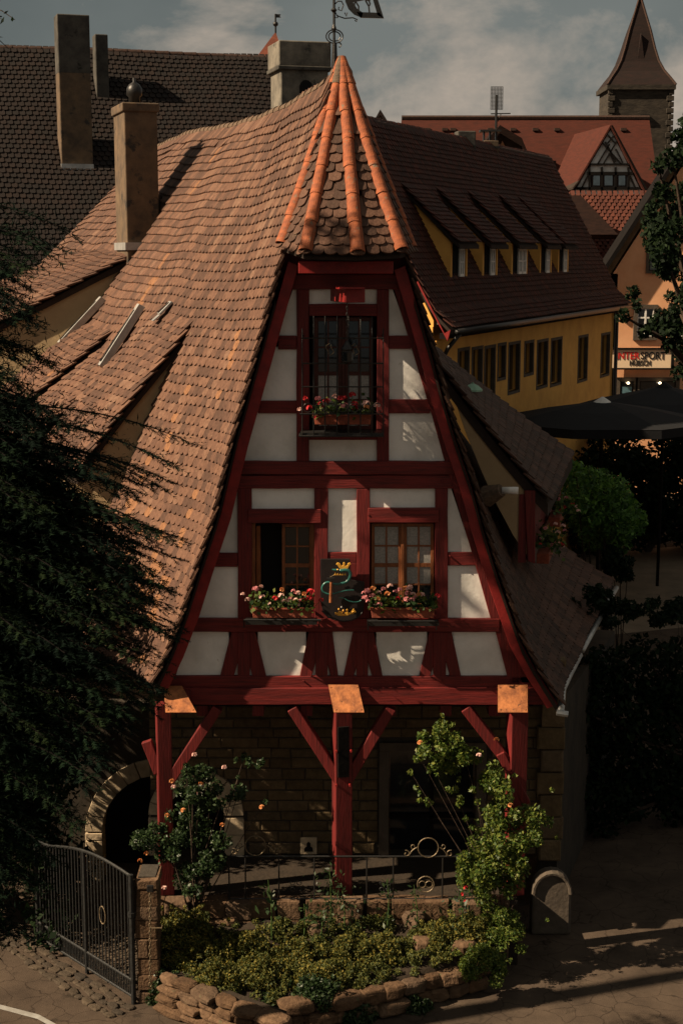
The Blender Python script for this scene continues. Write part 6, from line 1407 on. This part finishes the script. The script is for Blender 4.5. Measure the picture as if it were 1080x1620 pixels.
def broadleaf(name, label, trunk, clumps, n, size, m, cat='tree', group=None, r=.16, limbs=12):
    T = thing(name, label, cat, trunk, group)
    link('foliage', leaf_mesh('foliage', clump_points(clumps, n, shell=.15), size, m, aspect=.6), None, T)
    top = Vector((sum(c[0] for c in clumps) / len(clumps), sum(c[1] for c in clumps) / len(clumps), max(trunk[2] + .5, min(c[2] for c in clumps))))
    b = Vector(trunk); part('trunk', MB().tube([b, b.lerp(top, .5) + Vector((.05, .03, 0)), top], r, 8, r1=r * .55), M_BARK, T)
    mb = MB()
    for c in random.sample(clumps, min(limbs, len(clumps))): q = Vector(c[:3]); mb.tube([top - Vector((0, 0, .2)), top.lerp(q, .5) + Vector((0, 0, .15)), q], r * .4, 5, r1=r * .08)
    part('branches', mb, M_BARK, T, kind='stuff'); return T
def big_trees():
    # broadleaved tree at the upper right, in front of the peach house
    sil = [(1085, 185), (1070, 240), (1052, 262), (1040, 310), (1030, 350), (1042, 400), (1030, 440), (1000, 450), (990, 475), (1002, 512), (1028, 520), (1058, 536), (1066, 556), (1068, 600), (1090, 600), (1180, 560), (1250, 400), (1200, 150)]
    cl = []
    while len(cl) < 150:
        px, py = random.uniform(980, 1230), random.uniform(160, 610)
        if inside(sil, px, py): p = atY(px, py, random.uniform(37, 41)); cl.append((p.x, p.y, p.z, random.uniform(.16, .42)))
    for (px, py) in ((1040, 262), (1030, 330), (1000, 462), (985, 500), (1020, 525), (1058, 545), (1070, 590), (1072, 215)): p = atY(px, py, 38); cl.append((p.x, p.y, p.z, .2))
    broadleaf('broadleaf_tree', 'dark leafy tree overhanging the right edge in front of the peach house', (12.5, 39, 0), cl, 26000, .15, M_LEAF, r=.3, limbs=30)
    # tree just outside the left of the picture, whose leaves dapple the gable and the road
    cl = []
    for _ in range(70):
        d = Vector(RNG.normal(size=3)).normalized() * random.uniform(.2, 1) ; cl.append((-8.6 + d.x * 2.2, 16.6 + d.y * 1.6, 15.6 + d.z * 2.6, random.uniform(.3, .6)))
    broadleaf('street_tree', 'leafy street tree standing left of the gable outside the picture', (-9.2, 15.6, 0), cl, 9000, .16, M_LEAF, r=.25, limbs=30)
    # twiggy boughs of it reaching towards the gable
    T = thing('overhanging_bough', 'bare leafy bough reaching towards the gable above the left edge', 'branch', (-7.6, 18.6, 14.6)); mb = MB(); lv = []
    rnd = random.Random(5)
    def tgt(px, py, d):            # a point on the sunbeam that lands on this spot of the gable
        return atY(px, py, YF) + SDIR * d
    B0 = Vector((-7.8, 18.4, 14.4))
    for (px, py, d, n) in ((690, 690, 7.4, 6), (650, 600, 7.0, 5), (640, 560, 6.9, 4), (720, 820, 8.2, 4), (660, 785, 7.6, 4), (640, 1030, 8.6, 4), (700, 1090, 8.8, 4)):
        q = tgt(px, py, d); mid = B0.lerp(q, .6) + Vector((0, 0, .25)); mb.tube([B0, mid, q], .03, 5, r1=.012)
        for k in range(n):
            a = mid.lerp(q, rnd.uniform(.1, 1)); v = Vector((rnd.uniform(.1, .55), rnd.uniform(-.25, .1), -rnd.uniform(.1, .5))); mb.tube([a, a + v * .5 + Vector((0, 0, .03)), a + v], .011, 4, r1=.005)
            for _ in range(3): w = a + v * rnd.uniform(.2, 1); lv.append((w.x + rnd.gauss(0, .05), w.y + rnd.gauss(0, .04), w.z + rnd.gauss(0, .05)))
    part('twigs', mb, M_BARK, T, kind='stuff'); link('foliage', leaf_mesh('foliage', np.array(lv), .11, M_LEAF, aspect=.35), None, T)
big_trees()

def px_clumps(poly, n, Y, r, zf=None):
    xs = [p[0] for p in poly]; ys = [p[1] for p in poly]; out = []; g = 0
    while len(out) < n and g < 9000:
        g += 1; x, y = random.uniform(min(xs), max(xs)), random.uniform(min(ys), max(ys))
        if inside(poly, x, y): p = atY(x, y, random.uniform(*Y)); out.append((p.x, p.y, p.z, random.uniform(*r)))
    return out
def plants():
    # climbing roses
    c = px_clumps([(300, 1195), (330, 1215), (340, 1250), (385, 1230), (380, 1260), (335, 1300), (365, 1340), (330, 1400), (300, 1420), (262, 1400), (255, 1360), (225, 1350), (215, 1325), (262, 1295), (270, 1250)], 70, (20.35, 20.8), (.06, .15))
    c += px_clumps([(360, 1190), (415, 1200), (420, 1270), (395, 1240), (365, 1225)], 9, (20.6, 20.9), (.03, .07))
    fl = [(atY(x, y, 20.4), m) for (x, y, m) in ((308, 1194, M_PALE), (272, 1236, M_ORNG), (290, 1282, M_ORNG), (265, 1290, M_ORNG), (315, 1255, M_PALE), (352, 1305, M_ORNG), (414, 1277, M_ORNG), (232, 1350, M_ORNG), (260, 1405, M_PALE), (318, 1240, M_ORNG), (355, 1214, M_PALE), (222, 1362, M_ORNG), (275, 1245, M_PALE))]
    shrub('climbing_rose', 'dark leaved climbing rose with apricot flowers around the left porch post', 'rose bush', (atZ(305, 1490, .5).x, 20.5, .8), c, 7000, .062, M_ROSED, stems=14, flowers=fl)
    top = px_clumps([(655, 1170), (700, 1150), (712, 1160), (775, 1180), (770, 1200), (735, 1225), (700, 1225), (665, 1200)], 40, (20.25, 20.6), (.05, .13))
    trail = px_clumps([(640, 1210), (668, 1190), (690, 1240), (695, 1300), (670, 1290), (650, 1255)], 9, (20.3, 20.5), (.03, .06))
    main = px_clumps([(765, 1225), (800, 1235), (800, 1275), (850, 1280), (875, 1305), (840, 1345), (830, 1375), (805, 1420), (750, 1430), (730, 1400), (728, 1355), (755, 1310), (760, 1260)], 80, (20.0, 20.6), (.07, .17))
    main += px_clumps([(700, 1225), (760, 1235), (760, 1320), (735, 1320), (715, 1270)], 14, (20.3, 20.6), (.03, .06)) + px_clumps([(775, 1180), (800, 1240), (770, 1250)], 8, (20.3, 20.6), (.04, .08))
    sp = [(p.x, p.y, p.z, .035) for p in [atY(x, y, 20.4) for (x, y) in ((715, 1145), (700, 1132), (725, 1160), (880, 1325), (872, 1250), (812, 1228), (760, 1235), (690, 1225))]]
    fl = [(atY(x, y, 20.15), m) for (x, y, m) in ((785, 1170, M_ORNG), (664, 1175, M_ORNG), (807, 1274, M_ORNG), (757, 1195, M_PALE), (815, 1385, M_PALE))]
    shrub('climbing_rose', 'tall sunlit yellow green rose bush climbing at the right porch post', 'rose bush', (atZ(790, 1480, .4).x, 20.2, .7), top + trail + main + sp, 17000, .056, M_ROSE, stems=16, flowers=fl, twig=.007)
    # plants round the middle post and along the railing
    def herb(px, y0, y1, lab, n=16, spread=.1, m=M_ROSE, Y=20.35, size=.1, fl=None):
        b = atY(px, y1, Y); t = atY(px + random.uniform(-6, 10), y0, Y); T = thing('garden_herb', lab, 'plant', b, 'tall plants before the railing'); mb = MB().tube([b - Vector((0, 0, .15)), b.lerp(t, .5) + Vector((.02, 0, 0)), t], .012, 5, r1=.005)
        part('stem', mb, M_STEM, T); P = []
        for i in range(n): f = random.uniform(.05, 1); p = b.lerp(t, f); P.append((p.x + random.gauss(0, spread * (1.1 - f * .5)), p.y + random.gauss(0, spread * .6), p.z + random.gauss(0, .03)))
        link('foliage', leaf_mesh('foliage', np.array(P), size, m, aspect=.42), None, T)
        if fl:
            for k in range(4): blossom(t + Vector((random.gauss(0, .07), -.03, random.gauss(0, .06))), .035, fl, T)
    herb(430, 1392, 1470, 'single broad leaved weed with yellow green stem left of the middle post', 22, .09, m=M_ROSED, Y=20.1, size=.13)
    herb(480, 1430, 1480, 'short round leaved plant between the weed and the middle post', 18, .07, m=M_ROSED, Y=20.2)
    herb(522, 1372, 1480, 'tangled leafy plant climbing the foot of the middle post', 150, .16, m=M_ROSED, Y=20.35, size=.075)
    herb(545, 1400, 1485, 'dense dark plant right at the middle post base', 130, .14, m=M_ROSED, Y=20.3, size=.075)
    herb(612, 1390, 1465, 'thin plant before the railing right of the middle post', 60, .07, m=M_ROSED, Y=20.3, size=.07)
    herb(660, 1400, 1470, 'thin plant beneath the round iron rosette', 50, .07, m=M_ROSED, Y=20.3, size=.07)
    herb(728, 1410, 1480, 'red flowered plant at the foot of the right rose bush', 90, .12, m=M_ROSED, Y=20.1, size=.085, fl=M_CRIM)
    herb(505, 1440, 1490, 'low leafy plant left of the middle post foot', 60, .12, m=M_ROSED, Y=20.1, size=.08)
    # cushions of stonecrop and low shrubs in the rock garden
    k = 0
    labs = ['leftmost yellow green cushion plant against the gate pillar', 'low cushion plant behind the lit stone wall', 'broad mustard tipped cushion plant left of centre', 'cushion plant hanging over the end of the left wall', 'dark green cushion plant below the middle of the bed', 'round yellow green cushion plant in the middle of the bed', 'cushion plant under the middle post', 'small cushion plant between the pale rocks', 'cushion plant beside the rounded rock at right', 'large bushy plant under the right rose', 'trailing plant over the right end of the ledge wall', 'dark plant at the foot of the ledge wall', 'small plant low in front of the ledge wall at right', 'shadowed plant hanging at the bottom left corner of the bed', 'dark plant between the two stone walls']
    labs += ['shaggy plant spilling over the left stone wall top', 'shaggy plant spilling over the ledge wall beside the gap', 'tall shaggy plant at the left of the bed behind the pillar', 'shaggy upright plant before the right end of the kerb wall']
    spec = [((272, 1500), .50, .3, .2), ((320, 1510), .5, .3, .18), ((385, 1500), .55, .34, .2), ((418, 1545), .42, .3, .2), ((505, 1545), .38, .3, .15), ((478, 1510), .5, .3, .18), ((556, 1508), .5, .26, .18), ((605, 1500), .5, .22, .14), ((690, 1482), .55, .22, .16), ((788, 1478), .5, .34, .28), ((765, 1530), .3, .26, .24), ((560, 1598), .12, .25, .12), ((648, 1580), .12, .2, .1), ((262, 1570), .3, .18, .3), ((430, 1600), .2, .22, .2), ((345, 1552), .4, .26, .2), ((500, 1568), .4, .22, .16), ((290, 1475), .6, .32, .3), ((745, 1478), .5, .28, .26)]
    for ((px, py), z, r, h), lab in zip(spec, labs):
        p = atbank(px, py + 12) if py < 1570 else atZ(px, py + 14, 0); z = p.z; c = [(p.x + q * math.cos(w) * r * 1.15, p.y + q * math.sin(w) * r * .8, (bankz(p.y + q * math.sin(w) * r * .8) if py < 1570 else 0) + (.03 + h * 1.5) * (1 - q * q) * random.uniform(.45, 1) + .02, random.uniform(.06, .12)) for q, w in [(random.random() ** .5, random.uniform(0, 6.3)) for _ in range(44)]] + ([(p.x + random.gauss(0, r * .7), p.y + random.gauss(0, r * .4), z + h * random.uniform(.9, 1.7), random.uniform(.025, .05)) for _ in range(14)])
        dark = py > 1560; shrub('cushion_plant', lab, 'plant', (p.x, p.y, z), c, 7000, .038 if not dark else .045, M_SEDUM if not dark and px < 760 else (M_ROSE if px > 700 and not dark else M_ROSED), 'cushion plants in the rock garden', stems=4, twig=.006)
    cc = []
    for _ in range(420):
        x = random.uniform(-2.75, 2.3); y = random.uniform(18.95, 20.5)
        if yfront(x) + .08 < y: cc.append((x, y, bankz(y) + random.uniform(.0, .1), random.uniform(.05, .11)))
    g = link('ground_cover', leaf_mesh('ground_cover', clump_points(cc, 46000), .038, M_SEDUM, tint_fn=lambda P: RNG.random(len(P)) * .75), None, None, 'stuff'); g['label'] = 'low green ground cover filling the rock garden'
    c = []
    for _ in range(150): c.append((random.uniform(-6.6, -4.2), random.uniform(21.1, 23.0), random.uniform(.3, 6.4), random.uniform(.3, .5)))  # bush added to keep the sun off the porch wall
    broadleaf('shade_bush', 'tall black green bush added behind the iron gate to shade the porch', (-5, 22.4, 0), c, 24000, .12, M_LEAF, 'bush', limbs=30)
    c = []
    for _ in range(150): c.append((random.uniform(6.4, 14.5), random.uniform(50, 53), random.uniform(.3, 4.4), random.uniform(.35, .7)))  # foliage added to stand for the dark shade under the parasols
    broadleaf('dark_leaf_screen', 'dark leafy screen added under the black parasols to darken the street', (10.5, 51.5, 0), c, 16000, .22, M_LEAF, 'hedge', limbs=30)
    # behind, right: bright shrub, hedge and the dark trees of the side garden
    c = px_clumps([(895, 750), (930, 742), (985, 775), (1010, 830), (985, 875), (940, 860), (905, 820), (888, 780)], 110, (29.6, 32.5), (.08, .3))
    shrub('green_shrub', 'bright green leafy shrub beyond the right dormer windows', 'shrub', (5.6, 31.5, 0), c, 9000, .11, M_SHRUB, stems=12, twig=.03)
    c = px_clumps([(960, 870), (1010, 880), (1000, 915), (960, 905)], 8, (29, 30), (.1, .2))
    shrub('green_shrub', 'dark sprig of shrub drooping before the lit paving', 'shrub', (5.7, 30, 0), c, 1200, .1, M_LEAF, stems=6, twig=.02)
    hd = []
    for x in np.arange(3.9, 10.5, .36):
        for z in np.arange(.35, 3.2, .38): hd.append((x + random.uniform(-.15, .15), 25.6 + (x - 4) * .35 + random.uniform(-.35, .2), z + random.uniform(-.12, .12) + (.12 if z > 2.8 else 0), random.uniform(.26, .42)))
    T = broadleaf('hedge', 'tall dark hedge in the shade right of the house', (6.5, 26.2, 0), hd, 26000, .13, M_LEAF, 'hedge', limbs=60)
    c = px_clumps([(895, 945), (935, 930), (1000, 960), (1080, 945), (1080, 985), (900, 985)], 90, (25.5, 27), (.05, .16))
    shrub('hedge_top_shoots', 'loose leafy shoots standing above the dark hedge', 'shrub', (6, 26, 2.6), c, 3200, .1, M_LEAF, stems=3, twig=.008)
plants()
